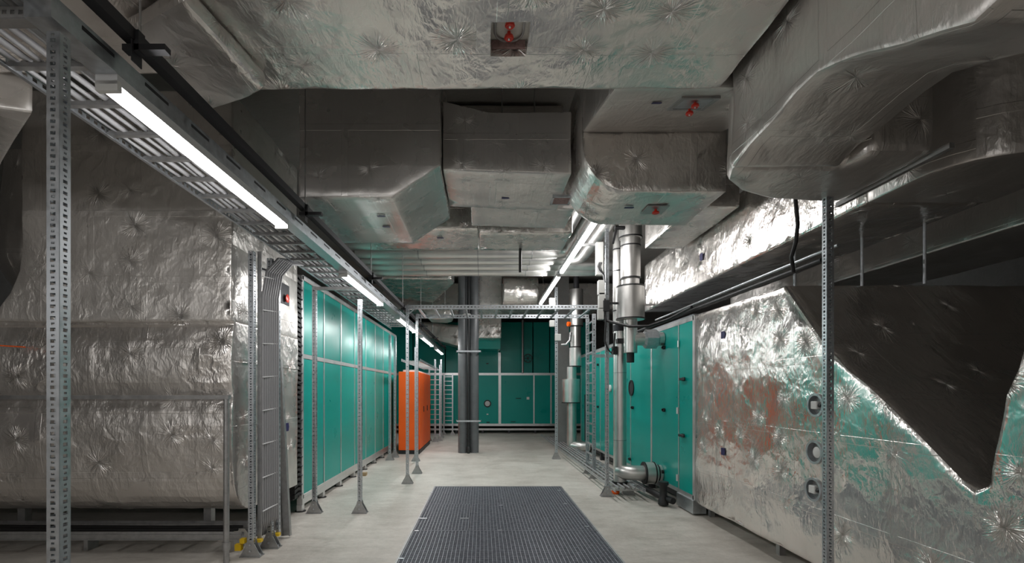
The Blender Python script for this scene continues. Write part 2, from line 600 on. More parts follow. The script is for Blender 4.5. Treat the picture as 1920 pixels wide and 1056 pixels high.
POSTG = 'perforated steel posts along the aisle'
def post(x, y, H, label, w=.05, d=.05, pitch=.025, has_foot=True, mat='galv'):
    r = root('strut_post', (x, y, 0), label, 'post', POSTG)
    perf_tube((x, y, .008 if has_foot else 0), w, d, H, pitch).build('perforated_profile', mat, r, solid=.003)
    if has_foot: foot(r, (x, y, 0), w)
    return r
def post_px(px, py, H, label, **k):
    q = FP(px, py)
    return post(q.x, q.y, H, label, **k)

p_near = post(-1.56, 1.78, 2.90, 'near perforated post under the front end of the lamp rail', w=.046, d=.046, pitch=.021)
post(2.47, 3.46, 2.98, 'perforated post beside the round ports of the notched foil duct', w=.05, d=.046)
post_px(472.5, 1043, 2.95, 'perforated post at the foil corner before the cable riser, nearest its foot', w=.05)
post_px(507, 1027, 2.95, 'perforated post just behind the grey cable riser')
p_arm = post_px(590, 962, 2.97, 'perforated post close against the first teal panel')
post_px(675, 962, 2.80, 'perforated post standing free in front of the third teal panel')
post_px(731, 863, 2.9, 'slim post at the far end of the long teal unit, first of two', pitch=.04)
post_px(740.5, 858, 2.9, 'slim post beside the orange cabinet edge, second of two', pitch=.04)
post_px(764, 907, 3.08, 'near post carrying the overhead ladder bridge, before the orange cabinet', w=.045, pitch=.04)
post_px(782, 888, 3.10, 'far post carrying the overhead ladder bridge, before the orange cabinet', w=.045, pitch=.04)
post_px(779.5, 865, 2.6, 'post at the front corner of the orange cabinet', pitch=.04, w=.045)
post_px(816, 829, 2.6, 'post behind the orange cabinet carrying the lower tray', pitch=.05)
post_px(827, 820.5, 2.7, 'post beyond the orange cabinet by the upright ladder', pitch=.05)
sp = post_px(1138, 931, 4.12, 'tall post with switch boxes beside the thin steel pipe', pitch=.04)
bp_ = post_px(1043, 861, 4.05, 'tall post with white boxes beside the grey concrete column', pitch=.05, w=.06)

m = MB(); perf_wall(m, (-2.35, 1.755, 2.955), (0, 0, 1), (1, 0, 0), .041, .80, .03, .016, False, .55)
m.box((-2.35, 1.757, 2.952), (-1.55, 1.80, 2.956)); m.build('tray_arm', 'galv_dark', p_near, solid=.003)
MB().box((-2.20, 6.335, 2.93), (-1.60, 6.375, 2.97)).build('tray_arm', 'galv_dark', p_arm)
# short tube leg and horizontal rail in front of the foil plenum
rr = root('steel_rail', (-2.4, 4.5, 0), 'steel rail on a tube leg across the big foil plenum', 'rail')
q = P(425, 745, 4.5)
MB().box((-7.2, 4.47, q.z - .018), (q.x + .03, 4.52, q.z + .018)).build('rail', 'galv_dark', rr)
MB().cyl((q.x, 4.495, 0), (q.x, 4.495, q.z - .018), .026, 20).build('leg', 'galv_dark', rr)
MB().cyl((q.x, 4.495, .13), (q.x, 4.495, .20), .036, 20).build('collar', 'galv_dark', rr)
# leaning channel
lc = root('leaning_channel', FP(536, 1008), 'grey steel channel leaning upright beside the cable riser', 'channel')
a, b = FP(537, 1008), Vector((-2.30, 5.42, 1.95))
m = MB()
for s in (-1, 0, 1):
    o = Vector((s * .042, 0, 0))
    m.bar(a + o + Vector((0, 0, .02)), b + o, .012 if s else .084, .05 if s else .006, (0, 1, 0))
m.build('channel', 'galv_dark', lc)

# ================================================================== overhead cable tray, rail and lamps on the lamp side
def ladder(name, label, x0, x1, y0, y1, z, pitch, group=None, cat='cable tray', rail_h=.06, rung_w=.03, mat='galv', rung_mat='galv_dark', rung_h=.02, perf=True):
    r = root(name, ((x0 + x1) / 2, (y0 + y1) / 2, z), label, cat, group)
    for x in (x0, x1):
        m = MB()
        if perf:
            perf_wall(m, (x, y0, z), (0, 0, 1), (0, 1, 0), rail_h, y1 - y0, .05, rail_h * .3, False, .5)
        else:
            m.box((x - .002, y0, z), (x + .002, y1, z + rail_h))
        s = 1 if x == x0 else -1
        m.box((min(x, x + s * .018), y0, z - .003), (max(x, x + s * .018), y1, z))
        m.build('side_rail', mat, r, solid=.002 if perf else 0)
    n = int((y1 - y0 - .1) / pitch)
    first = None
    for i in range(min(n, 95)):
        y = y0 + .1 + i * pitch
        if first is None:
            m = MB()
            m.box((x0 + .003, y - rung_w / 2, z + .001), (x1 - .003, y + rung_w / 2, z + rung_h))
            for k in range(8):
                xx = x0 + (x1 - x0) * (k + .5) / 8
                m.box((xx - .012, y - rung_w / 2 - .001, z + rung_h), (xx + .012, y + rung_w / 2 + .001, z + rung_h + .006))
            first = m.build('rung', rung_mat, r)
        else:
            copy_child(first, r, (0, i * pitch, 0))
    return r
ladder('cable_tray', 'long ladder cable tray hung high beside the lamp rail', -2.06, -1.63, .6, 10.9, 3.0, .28)
ladder('cable_tray', 'lower short cable tray above the orange cabinet', -1.95, -1.50, 11.6, 16.2, 2.32, .3)
# cables on the long tray
for i in range(7):
    x = -2.02 + i * .055
    pts = [(x + .008 * math.sin(k * 1.3 + i), .6 + k * .5, 3.034 + .006 * math.sin(k * 2.1 + i * 2)) for k in range(20)]
    tag(MB().tube(pts, .010 + .004 * (i % 2), 8).build('power_cable', 'cable', smooth=60), 'grey cable lying lengthwise in the high cable tray', 'cable', 'cables in the high tray', 'thing')
# flat metal lid strips seen lit between rungs
for i, x in enumerate((-1.78, -1.70)):
    tag(MB().box((x - .022, .6, 3.03), (x + .022, 10.6, 3.036)).build('trunking_strip', 'galv'),
        ('pale flat trunking strip in the high tray, beside the cables' if i == 0 else 'pale flat trunking strip in the high tray, nearest the lamps'), 'trunking', kind='thing')

def LX(y): return -1.58 + .012 * (y - 2.0)
lr = root('lamp_rail', (-1.56, 9, 2.9), 'long slotted steel rail carrying the batten lamps', 'rail')
m = MB()
y0, y1 = 1.72, 17.2
for yy0, yy1 in ((1.72, 5.2), (5.2, 9.2), (9.2, 13.2), (13.2, 17.2)):
    m.bar((LX(yy0), yy0, 2.975), (LX(yy1), yy1, 2.975), .10, .085)
m.build('rail', 'galv', lr)
for k in range(44):
    y = 1.85 + k * .34
    MB().box((LX(y) + .045, y, 2.985), (LX(y) + .052, y + .16, 3.0)).build('slot', 'dark', lr)
ur = root('strut_channel', (-1.5, 9, 3.1), 'dark strut channel running above the lamp rail', 'channel')
m = MB()
m.bar((LX(1.2) + .095, 1.2, 3.10), (LX(17) + .095, 17, 3.10), .05, .05)
m.build('channel', 'dark', ur)
for k, y in enumerate((2.05, 3.95, 6.2, 8.5, 10.8, 13.1, 15.4)):
    m = MB()
    x = LX(y) + .085
    m.box((x - .02, y - .02, 3.035), (x + .16, y + .02, 3.06))
    m.box((x + .03, y - .02, 3.03), (x + .05, y + .02, 3.12))
    m.box((x + .025, y - .03, 2.985), (x + .03, y + .03, 3.10))
    m.build('bracket', 'dark', ur)
    MB().cyl((x, y + .06, 3.11), (x, y + .06, CEIL), .005, 8).build('hanger_rod', 'galv_dark', ur)

def batten(p0, p1, label, width=.055, cat='lamp', deep=False):
    p0, p1 = Vector(p0), Vector(p1)
    r = root('batten_lamp', (p0 + p1) / 2, label, cat, 'fluorescent batten lamps')
    up = Vector((0, 0, 1))
    hw_ = width * (1.15 if deep else 1.7)
    dz = .022 if deep else 0.0     # the second row has deeper, side lit covers
    hm = MB().bar(p0 + up * .027, p1 + up * .027, hw_, .042)
    hm.build('housing', 'batten', r)
    d = (p1 - p0).normalized()
    MB().bar(p0 + d * .025 + up * (.006 - dz / 2), p1 - d * .025 + up * (.006 - dz / 2), width * .95, .046 + dz).build('diffuser', 'lamp', r)
    ln = (p1 - p0).length - .05
    mid = (p0 + p1) / 2 + up * .006
    sd = d.cross(up).normalized()
    for nrm, wd, off in ((-up, width * .93, .0245 + dz), (sd, .028 + dz, width * .475 + .001), (-sd, .028 + dz, width * .475 + .001)):
        ld = bpy.data.lights.new('tube_light', 'AREA')
        ld.shape = 'RECTANGLE'
        ld.size = ln
        ld.size_y = wd
        ld.energy = LAMP * PI * ln * wd
        ld.color = LAMP_COL
        lo = bpy.data.objects.new('tube_light', ld)
        col.objects.link(lo)
        c = mid + nrm * off - (up * (.0085 + dz / 2) if nrm is not None and abs(nrm.z) < .5 else up * 0)
        zax = -nrm; xax = d; yax = zax.cross(xax)
        lo.matrix_world = Matrix((xax, yax, zax)).transposed().to_4x4()
        lo.location = c - Vector(r.location)
        lo.parent = r
    for e, s in ((p0, 1), (p1, -1)):
        MB().bar(e, e + d * s * .024, hw_ + .002, .042).build('end_cap', 'white', r)
    return r
ZL = 2.885
for (ya_, yb_, lab) in ((2.03, 3.77, 'large near lit batten lamp beside the first perforated post'),
                        (5.33, 7.17, 'second lit batten lamp, above the free post by the teal panels'),
                        (8.51, 10.5, 'third lit batten lamp, behind the ladder bridge posts'),
                        (11.5, 13.7, 'fourth lit batten lamp, above the orange cabinet'),
                        (14.7, 16.7, 'smallest lit batten lamp at the far end of the rail')):
    batten((LX(ya_), ya_, ZL), (LX(yb_), yb_, ZL), lab)
for k, xb in enumerate((-6.5, -4.0, -1.5, 1.0)):  # unseen fill lamps added to brighten the wall and the foil facing it
    batten((xb - .9, -4.6, 3.1), (xb + .9, -4.6, 3.1), 'added fill batten lamp behind the viewer near the pale wall, %s' % ('by the side wall', 'beyond the plenum', 'beside the lamp rail', 'over the walkway')[k])
batten((1.45, 6.06, 3.80), (1.45, 8.90, 3.80), 'lit batten lamp near the vertical steel duct assembly', .06, deep=True)
batten((1.45, 9.20, 3.80), (1.45, 12.1, 3.80), 'far lit batten lamp in line above the ladder bridge', .06, deep=True)
cr = root('strut_channel', (1.45, 9, 3.87), 'strut channel holding the two lamps over the pipe side', 'channel')
MB().bar((1.45, 6.0, 3.872), (1.45, 12.2, 3.872), .041, .04).build('channel', 'galv', cr)
for y in (6.3, 7.6, 11.6):
    MB().cyl((1.48 if y < 8 else 1.45, y, 3.88), (1.48 if y < 8 else 1.45, y, CEIL), .005, 8).build('hanger_rod', 'galv_dark', cr)
MB().box((1.43, 7.36, 3.82), (1.93, 7.40, 3.855)).build('side_arm', 'galv_dark', cr)

# ================================================================== big foil ducts
def arrow_label(parent, c, u, v, w, h, lines=True):
    """blue self adhesive arrow tag lying on a face; u along the arrow, v across, slightly proud"""
    c, u, v = Vector(c), Vector(u).normalized(), Vector(v).normalized()
    n = u.cross(v)
    m = MB()
    pts = [(-w / 2, -h / 2), (w * .36, -h / 2), (w / 2, 0), (w * .36, h / 2), (-w / 2, h / 2)]
    A = [m.bm.verts.new(c + u * a + v * b + n * .001) for a, b in pts]
    B = [m.bm.verts.new(c + u * a + v * b - n * .001) for a, b in pts]
    for i in range(5): m.bm.faces.new((A[i], A[(i + 1) % 5], B[(i + 1) % 5], B[i]))
    m.bm.faces.new(A); m.bm.faces.new(B[::-1])
    o = m.build('arrow_label', 'blue', parent, label='dark blue arrow label')
    return o

def damper_knobs(parent, cx, cy, z, dn=(0, 0, -1)):
    """pair of red rosette knobs on a rounded glazed plate"""
    for k, dy in enumerate((.055, -.035)):
        m = MB()
        m.lathe((cx, cy + dy, z), dn, [(0, .010), (.02, .010), (.022, .024), (.034, .027), (.040, .021), (.040, .010), (.034, .008), (.034, 0)], 18)
        m.build('red_knob', 'red', parent, smooth=40, label='red rosette knob')
        MB().lathe((cx, cy + dy, z), dn, [(.030, .006), (.044, .006), (.046, 0)], 10).build('knob_pin', 'white', parent, smooth=40)

# --- duct A: the very wide flat duct over the aisle
A = root('wide_ceiling_duct', (0, 2, 3.5), 'widest foil duct overhead with a recessed hatch and two red knobs', 'duct')
hx, hy, hw, hl = .145, 2.62, .20, .25
cut = MB().box((hx - hw / 2, hy - hl / 2, 3.3), (hx + hw / 2, hy + hl / 2, 3.60))
foil_duct('duct_body', MB().prism([(-1.55, 3.5), (1.50, 3.5), (1.50, 4.3), (-1.55, 4.3)], 'Y', -1.5, 3.06), 'foil', A, .03, .12, .008, [cut], 1.0)
ht = MB().box((hx - hw / 2 - .02, hy - hl / 2 - .02, 3.585), (hx + hw / 2 + .02, hy + hl / 2 + .02, 3.592)).build('hatch_plate', 'plate', A)
m = MB()
ring = []
for k in range(24):
    t = PI + PI * k / 23
    ring.append((hx + .078 * math.cos(t), hy + .02 - .06 * -math.sin(t) * 1.0 if False else hy + .045 + .078 * math.sin(t) * -1.0))
pts = [(hx - .078, hy - .11, 3.574)]
arc = [(hx + .078 * math.cos(PI - PI * k / 16), hy + .03 + .078 * math.sin(PI - PI * k / 16), 3.574) for k in range(17)]
m.tube(pts + arc + [(hx + .078, hy - .11, 3.574)], .007, 8)
m.build('hatch_seal', 'galv_dark', ht)
damper_knobs(ht, hx + .0, hy - .01, 3.58)
MB().box((hx - .095, hy + .105, 3.54), (hx + .095, hy + .123, 3.58)).build('insulation_edge', 'wool', A, label='pinkish insulation inside the hatch')
arrow_label(A, P(1168, 95, 2.70) * 1 + Vector((0, 0, 0)), (1, 0, 0), (0, 1, 0), .10, .055)
# --- duct wrapped piece hanging lower at the lamp side of A
def zp(px, py, z):
    y = F_PX * (z - EYE) / (CY - py)
    return ((px - CX) * y / F_PX, y)
ZS = 3.40
S = root('short_ceiling_duct', (-1.7, 2.6, ZS), 'slanted foil duct stub overhead beside the lamp rail', 'duct')
foil_duct('duct_body', MB().prism([zp(225, 70, ZS), zp(345, 0, ZS), zp(500, 168, ZS), zp(440, 196, ZS), zp(374, 216, ZS)], 'Z', ZS, ZS + .097), 'foil_rough', S, .03, .09, .010, (), 3.3)
S2 = root('side_ceiling_duct', (-2.6, 2.2, 3.55), 'foil duct overhead between the lamp rail and the wide duct', 'duct')
foil_duct('duct_body', MB().prism([(-3.4, 3.505), (-1.6, 3.505), (-1.6, 4.3), (-3.4, 4.3)], 'Y', -1.0, 2.92), 'foil', S2, .03, .12, .010, (), 4.3)
# --- triangular tail of the duct at the picture's edge
ZT = 3.3
T = root('tapered_duct', (-3.6, 3.1, ZT), 'plain foil duct tail tapering to a point beside the high tray', 'duct')
foil_duct('duct_body', MB().prism([(-5.2, 2.2), (-2.75, 2.96), (-3.70, 3.70), (-5.2, 4.9)], 'Z', ZT, ZT + .6), 'foil_dull', T, .02, .15, .006, (), 5.1)

# --- duct B: hanging box with the sloped corner
Bd = root('sloped_box_duct', (-1, 4.9, 3.29), 'foil box duct with one sloped bottom corner, mirroring teal', 'duct')
foil_duct('duct_body', MB().prism([(-1.6, 3.29), (-.79, 3.29), (-.37, 3.57), (-.37, 4.6), (-1.6, 4.6)], 'Y', 4.21, 5.52), 'foil_dull', Bd, .012, .15, .005, (), 6.0)
for px, py in ((715, 404), (725, 424)):
    x, y = zp(px, py, 3.29)
    arrow_label(Bd, (x, y, 3.281), (1, 0, 0), (0, 1, 0), .08, .04)
# --- duct C: recessed crossing duct
C = root('crossing_duct', (.2, 4.9, 3.6), 'foil crossing duct set back under a black gap', 'duct')
foil_duct('duct_body', MB().prism([(-.36, 3.60), (.80, 3.56), (.80, 4.12), (.05, 4.12), (-.36, 4.22)], 'Y', 4.36, 5.25), 'foil_dull', C, .012, .15, .006, (), 7.0)
foil_duct('step_body', MB().prism([(-.13, 3.62), (1.0, 3.58), (1.0, 4.1), (-.13, 4.1)], 'Y', 5.26, 5.90), 'foil_dull', C, .012, .15, .006, (), 7.7)
x, y = zp(948, 369, 3.59)
arrow_label(C, (x, y, 3.575), (1, 0, 0), (0, 1, 0), .08, .04)
x, y = zp(1052, 370, 3.58)
hc = MB().box((x - .085, y - .09, 3.545), (x + .085, y + .09, 3.56)).build('hatch_plate', 'wool', C)
mm = MB()
for a, b in (((x - .10, y - .105, 3.54), (x + .10, y - .085, 3.566)), ((x - .10, y + .085, 3.54), (x + .10, y + .105, 3.566)), ((x - .10, y - .1, 3.54), (x - .08, y + .1, 3.566)), ((x + .08, y - .1, 3.54), (x + .10, y + .1, 3.566))): mm.box(a, b)
mm.build('hatch_frame', 'galv', C)

# --- duct D: elbow
D = root('elbow_duct', (1.4, 4.5, 3.3), 'foil elbow duct with a rounded lower corner and a shaded face', 'duct')
R = .42
poly = [(.845, 4.35)]
for k in range(0, 11):
    t = PI + (PI / 2) * k / 10
    poly.append((.845 + R + R * math.cos(t), 3.30 + R + R * math.sin(t)))
poly += [(2.08, 3.30), (2.08, 4.35)]
foil_duct('duct_body', MB().prism(poly, 'Y', 4.12, 4.96), 'foil_rough', D, .015, .12, .007, (), 8.0)
# sloping shoulder between A and the elbow face
cutd = MB()
hx2, hy2 = 1.43, 3.35
m = MB().prism([(3.075, 3.53), (4.11, 3.80), (4.11, 4.2), (3.075, 4.2)], 'X', .845, 2.04)
slope = (3.80 - 3.53) / (4.11 - 3.075)
foil_duct('shoulder', m, 'foil_dark', D, .015, .12, .006, (), 8.5)
def sh(x, y, off=0.0): return Vector((x, y, 3.53 + (y - 3.075) * slope - off))
pa = sh(1.46, 3.36)
mm = MB()
for a, b, c, d in ((-.13, .13, -.13, -.10), (-.13, .13, .10, .13), (-.13, -.10, -.10, .10), (.10, .13, -.10, .10)):
    p = [sh(1.46 + i, 3.36 + j, .014) for i, j in ((a, c), (b, c), (b, d), (a, d))]
    qv = [v + Vector((0, 0, .04)) for v in p]
    V = [mm.bm.verts.new(v) for v in p + qv]
    for f in ((0, 1, 2, 3), (7, 6, 5, 4), (0, 4, 5, 1), (1, 5, 6, 2), (2, 6, 7, 3), (3, 7, 4, 0)): mm.bm.faces.new([V[i] for i in f])
hf = mm.build('hatch_frame', 'galv_dark', D)
m = MB(); V = [m.bm.verts.new(sh(1.46 + i, 3.36 + j, .008)) for i, j in ((-.11, -.11), (.11, -.11), (.11, .11), (-.11, .11))]
m.bm.faces.new(V); m.build('hatch_plate', 'galv', D, solid=.004)
damper_knobs(hf, 1.46, 3.36, sh(1.46, 3.36).z - .012)
arrow_label(D, sh(1.20, 3.33, .012), (1, 0, 0), (0, 1, slope), .07, .035)
x, y = zp(1180, 389, 3.29); arrow_label(D, (x, y, 3.287), (1, 0, 0), (0, 1, 0), .09, .035)
x, y = zp(1228, 393, 3.29)
hd = MB().box((x - .10, y - .10, 3.283), (x + .10, y + .10, 3.290)).build('hatch_plate', 'galv_dark', D)
m = MB().lathe((x, y - .02, 3.283), (0, 0, -1), [(0, .012), (.02, .012), (.022, .03), (.036, .034), (.042, .02), (.042, 0)], 16).build('red_knob', 'red', hd, smooth=40, label='red rosette knob')

# --- duct F: large bent duct over the viewer on the pipe side
F = root('bent_overhead_duct', (1.85, 2.4, 3), 'large smooth foil duct with rounded belly over the perforated post', 'duct')
Fx0, Fx1 = 1.55, 2.20
prof = [(3.02, 4.25), (3.02, 3.02), (2.99, 2.985), (2.82, 3.03), (2.60, 3.045), (2.40, 3.08), (2.25, 3.08), (2.13, 3.04), (1.966, 2.97), (1.79, 2.88), (1.625, 2.81), (1.536, 2.765), (1.45, 2.78), (1.2, 2.85), (.6, 3.05), (.3, 3.4), (.3, 4.25)]
foil_duct('duct_body', MB().prism(prof, 'X', Fx0, Fx1), 'foil_dark', F, .03, .10, .008, (), 9.0)
lobe = [(1.552, 2.98), (1.556, 3.04), (1.62, 3.20), (1.79, 3.36), (2.07, 3.50), (2.40, 3.56), (2.63, 3.57), (2.63, 2.80), (2.25, 2.80), (2.22, 2.98)]
foil_duct('tail_lobe', MB().prism(lobe, 'Z', 2.985, 3.50), 'foil_dark', F, .05, .10, .007, (), 9.6)
MB().bar((2.64, 2.72, 2.985), (2.64, 3.60, 2.985), .03, .03).build('flange', 'galv_dark', F)

# --- duct G: long straight duct above the pipe side unit
G = root('long_straight_duct', (3.3, 6, 3.0), 'long bright foil duct running above the pipe side teal unit', 'duct')
gp = [(3.75, 3.6), (2.86, 3.6), (2.86, 3.2)]
for k in range(1, 12):
    t = PI + PI * k / 12
    gp.append((3.30 + .44 * math.cos(t), 3.2 + .38 * math.sin(t)))
gp += [(3.75, 3.2)]
foil_duct('duct_body', MB().box((2.86, 3.6, 3.0), (3.75, 8.55, 3.82)), 'foil_mirror', G, .02, .12, .008, (), 10.0)
foil_duct('round_end', MB().prism(gp, 'Z', 3.0, 3.82), 'foil_dark', G, .015, .12, .004, (), 10.5)  # darker foil than the body: the shade on this end is in its colour
yy = F_PX * 2.86 / (1316 - CX)
arrow_label(G, (2.85, yy, EYE + (CY - 482) * yy / F_PX), (0, 1, 0), (0, 0, 1), .09, .09)
for px, (xx, y) in ((1485, (2.98, 4.62)), (1622, (3.45, 4.40)), (1738, (3.70, 4.05))):
    MB().cyl((xx, y, 2.50), (xx, y, 3.02), .012, 8).build('threaded_rod', 'galv', G)
# rear duct beyond it
G2 = root('rear_high_duct', (4.9, 6, 3.05), 'foil duct high behind the long straight one, only its lower edge lit', 'duct')
foil_duct('duct_body', MB().box((4.6, 2.6, 3.02), (5.7, 9.0, 3.95)), 'foil_dark', G2, .02, .2, .008, (), 11.0)

# --- duct H: low notched duct
Hd = root('notched_duct', (3.5, 4, .2), 'big low foil duct with a deep notch and three round ports', 'duct')
hp = [(6.2, .17), (6.2, 2.58), (4.37, 2.56), (3.855, 1.98), (3.6, 1.76), (3.45, 1.67), (3.1, 1.40), (2.756, 1.11), (2.67, 1.055), (2.605, 1.10), (2.575, 1.27), (2.53, 1.58), (2.467, 1.72), (2.40, 1.95), (2.2, 2.4), (1.7, 2.56), (1.3, 2.56), (1.3, .17)]
HX = 2.72
ports = []
for px, py in ((1530, 760), (1528, 848), (1526, 918)):
    y = F_PX * HX / (px - CX)
    ports.append((y, EYE + (CY - py) * y / F_PX))
cuts = [MB().cyl((HX - .2, y, z), (HX + .06, y, z), .082, 24) for y, z in ports]
foil_duct('duct_body', MB().prism(hp, 'X', HX, 5.4), 'foil_mirror', Hd, .03, .12, .009, cuts, 12.0)
for i, (y, z) in enumerate(ports):
    o = MB().ring((HX - .012, y, z), (1, 0, 0), .098, .078, .07).build('port_rim', 'galv', Hd, smooth=40)
    MB().cyl((HX + .03, y, z), (HX + .034, y, z), .078, 24).build('port_plate', 'galv_dark', o)
    if i == 1:
        MB().lathe((HX + .03, y - .02, z), (-1, 0, 0), [(0, .045), (.03, .045), (.034, .04), (.034, 0)], 24).build('dial_gauge', 'white', o, smooth=40)
    else:
        MB().box((HX - .02, y - .035, z - .033), (HX + .03, y + .04, z + .033)).bevel(.008).build('sensor_box', 'white', o)
        MB().cyl((HX + .0, y - .04, z), (HX + .0, y - .07, z), .016, 12).build('cable_gland', 'black', o)
for px, py in ((1357, 628), (1357, 847)):
    y = F_PX * HX / (px - CX)
    arrow_label(Hd, (HX - .008, y, EYE + (CY - py) * y / F_PX), (0, -1, 0), (0, 0, 1), .09, .08)
for px in (1334, 1464):
    y = F_PX * (HX + .2) / (px - CX)
    m = MB()
    m.box((HX + .17, y - .03, 0), (HX + .23, y + .03, .19))
    m.build('support_foot', 'galv_dark', Hd)
for x in (3.6, 5.0):
    for y in (1.6, 4.4):
        MB().box((x, y - .03, 0), (x + .06, y + .03, .19)).build('support_foot', 'galv_dark', Hd)

# --- plenum L: the big one on the lamp side
Lp = root('foil_plenum', (-4, 5, .4), 'huge seamed foil plenum standing on the near end of the long teal unit', 'duct')
LXR = -2.37
def pil(z0, z1, n=5, b=.035):
    return [(4.6 - b * math.sin(PI * k / n) ** .6, z0 + (z1 - z0) * k / n) for k in range(n + 1)]
prof = [(6.2, .40), (5.3, .40)]
for k in range(1, 9):
    t = k / 8 * PI / 2
    prof.append((5.0 - .4 * math.sin(t), .82 - .42 * math.cos(t)))
prof += pil(.86, 1.55)[1:] + pil(1.55, 2.21)[1:] + pil(2.21, 2.27, 2, -.02)[1:]
prof += [(6.2, 2.27)]
foil_duct('duct_body', MB().prism(prof, 'X', -7.6, LXR), 'foil_rough', Lp, .015, .12, .009, (), 13.0)
ztop = 4.45
up = [(LXR, 2.26), (LXR, ztop), (-4.36, ztop), (-4.36, 4.05), (-4.36, 2.95), (-4.39, 2.74), (-4.47, 2.53), (-4.60, 2.36), (-4.85, 2.26)]
foil_duct('upper_riser', MB().prism(up, 'Y', 4.57, 6.2), 'foil_matte', Lp, .02, .12, .009, (), 14.0)
y = F_PX * 2.37 / (CX - 537)
arrow_label(Lp, (LXR + .012, y, EYE + (CY - 801) * y / F_PX), (0, 1, 0), (0, 0, 1), .10, .10)
y = F_PX * 2.37 / (CX - 533); z = EYE + (CY - 552) * y / F_PX
hm = MB().box((LXR - .01, y - .12, z - .12), (LXR + .012, y + .12, z + .12)).build('hatch_plate', 'dark', Lp)
MB().lathe((LXR + .012, y, z - .05), (1, 0, 0), [(0, .015), (.015, .015), (.018, .045), (.03, .05), (.036, .03), (.036, 0)], 16).build('red_knob', 'red', hm, smooth=40, label='red rosette knob')
MB().box((LXR - .0, 4.75, 1.88), (LXR + .014, 6.19, 1.915)).build('seam_band', 'foil', Lp)
for x in (-7, -5, -3):
    MB().box((x, 5.2, 0), (x + .08, 5.28, .41)).build('support_foot', 'galv_dark', Lp)
# bellows between plenum and unit
fc = root('flexible_connector', (-2.5, 6.3, 1.6), 'dark crimped flexible joint between foil plenum and teal unit', 'connector')
m = MB()
n = 46
for k in range(n):
    z = .22 + k * (2.9 / n)
    m.prism([(6.18, z), (6.30, z + .03), (6.42, z), (6.42, z + .05), (6.30, z + .062), (6.18, z + .05)], 'X', -3.6, -2.40)
m.box((-3.6, 6.19, .2), (-2.43, 6.42, 3.12))
m.build('bellows', 'black', fc)
rv = None
for k in range(24):
    if rv is None: rv = MB().cyl((-2.405, 6.39, .25), (-2.376, 6.39, .25), .012, 6).build('rivet', 'galv', fc)
    else: copy_child(rv, fc, (0, 0, k * .122))
# dark foil behind the plenum's shoulder
dk = root('round_dark_duct', (-5.4, 6.4, 2.5), 'dim foil duct tucked behind the plenum shoulder', 'duct')
foil_duct('duct_body', MB().lathe((-5.6, 6.5, 2.29), (0.1, 0, 1), [(0, .55), (.6, .55), (.9, .75), (1.5, .75), (2.2, .75)], 24), 'foil_dark', dk, 0, .15, .012, (), 15.0)

# ================================================================== deeper ceiling ducts
E1 = root('stepped_duct', (-.5, 6.4, 3.6), 'small foil duct step below the black slot', 'duct')
z = 3.62
foil_duct('duct_body', MB().box((-1.5, 6.0, 3.62), (-.06, 6.9, 4.2)), 'foil', E1, .012, .15, .006, (), 16.0)
x, y = zp(826, 445, z); arrow_label(E1, (x, min(6.8, y), z - .01), (1, 0, 0), (0, 1, 0), .09, .04)
E0 = root('slot_filler', (.3, 6.4, 4.3), 'added dark block filling the black gap over the crossing duct', 'duct')
foil_duct('duct_body', MB().box((-.6, 6.0, 4.30), (1.0, 7.2, 5.15)), 'foil_dark', E0, .012, .2, .006, (), 16.6)  # dark block added behind the gap to hide the lit ceiling
E2 = root('teal_mirroring_duct', (.7, 6.5, 3.6), 'foil duct mirroring a teal stripe above the silver pipes', 'duct')
foil_duct('duct_body', MB().box((-.04, 6.05, 3.58), (1.12, 6.80, 4.2)), 'foil', E2, .012, .15, .006, (), 17.0)
E9 = root('high_duct', (2.8, 6.3, 3.6), 'pale foil duct underside between the drum stack top and the long duct', 'duct')
foil_duct('duct_body', MB().box((2.30, 5.3, 3.62), (2.82, 6.85, 4.3)), 'foil', E9, .012, .15, .006, (), 17.5)
tag(MB().cyl((.52, 6.7, 3.25), (.52, 6.7, 3.585), .02, 8).build('hanger_clamp', 'black'), 'black hanger strap under the teal mirroring duct', 'hanger', kind='thing')
E3 = root('faceted_duct', (-1, 11, 3.8), 'faceted pale foil duct end beyond the silver pipes', 'duct')
ze = 4.30
foil_duct('duct_body', MB().prism([zp(700, 522, ze), zp(846, 524, ze), zp(852, 532, ze), zp(812, 568, ze), zp(752, 560, ze), zp(715, 545, ze)], 'Z', ze, ze + .5), 'foil', E3, .03, .15, .008, (), 18.0)
E4 = root('swept_duct', (-1.4, 17.8, 3.9), 'dim swept foil duct behind the ladder bridge', 'duct')
pl = []
for px, py in ((783, 602), (862, 610), (862, 650), (835, 643), (806, 634), (787, 618)):
    v = P(px, py, 17.3); pl.append((v.x, v.z))
foil_duct('duct_body', MB().prism(pl, 'Y', 17.3, 18.3), 'foil_dark', E4, .03, .2, .01, (), 19.0)
E4b = root('end_duct', (-.9, 12.5, 3.6), 'small rounded foil duct end just above the bridge rungs', 'duct')
pl = []
for px, py in ((795, 584), (850, 584), (846, 598), (835, 601), (805, 600)):
    v = P(px, py, 12.6); pl.append((v.x, v.z))
foil_duct('duct_body', MB().prism(pl, 'Y', 12.4, 13.1), 'foil_dark', E4b, .03, .2, .01, (), 19.4)
E5 = root('drop_duct', (.2, 17, 2.9), 'square foil duct dropping to the rear teal unit', 'duct')
a = P(897, 634, 16.6); b = P(940, 575, 16.6)
foil_duct('duct_body', MB().box((a.x, 16.6, a.z), (b.x, 17.9, 4.9)), 'foil', E5, .02, .2, .008, (), 20.0)
a2 = P(897, 655, 17.4); b2 = P(938, 634, 17.4)
MB().box((a2.x, 17.3, a2.z), (b2.x, 18.2, b2.z + .1)).build('collar', 'teal', E5)
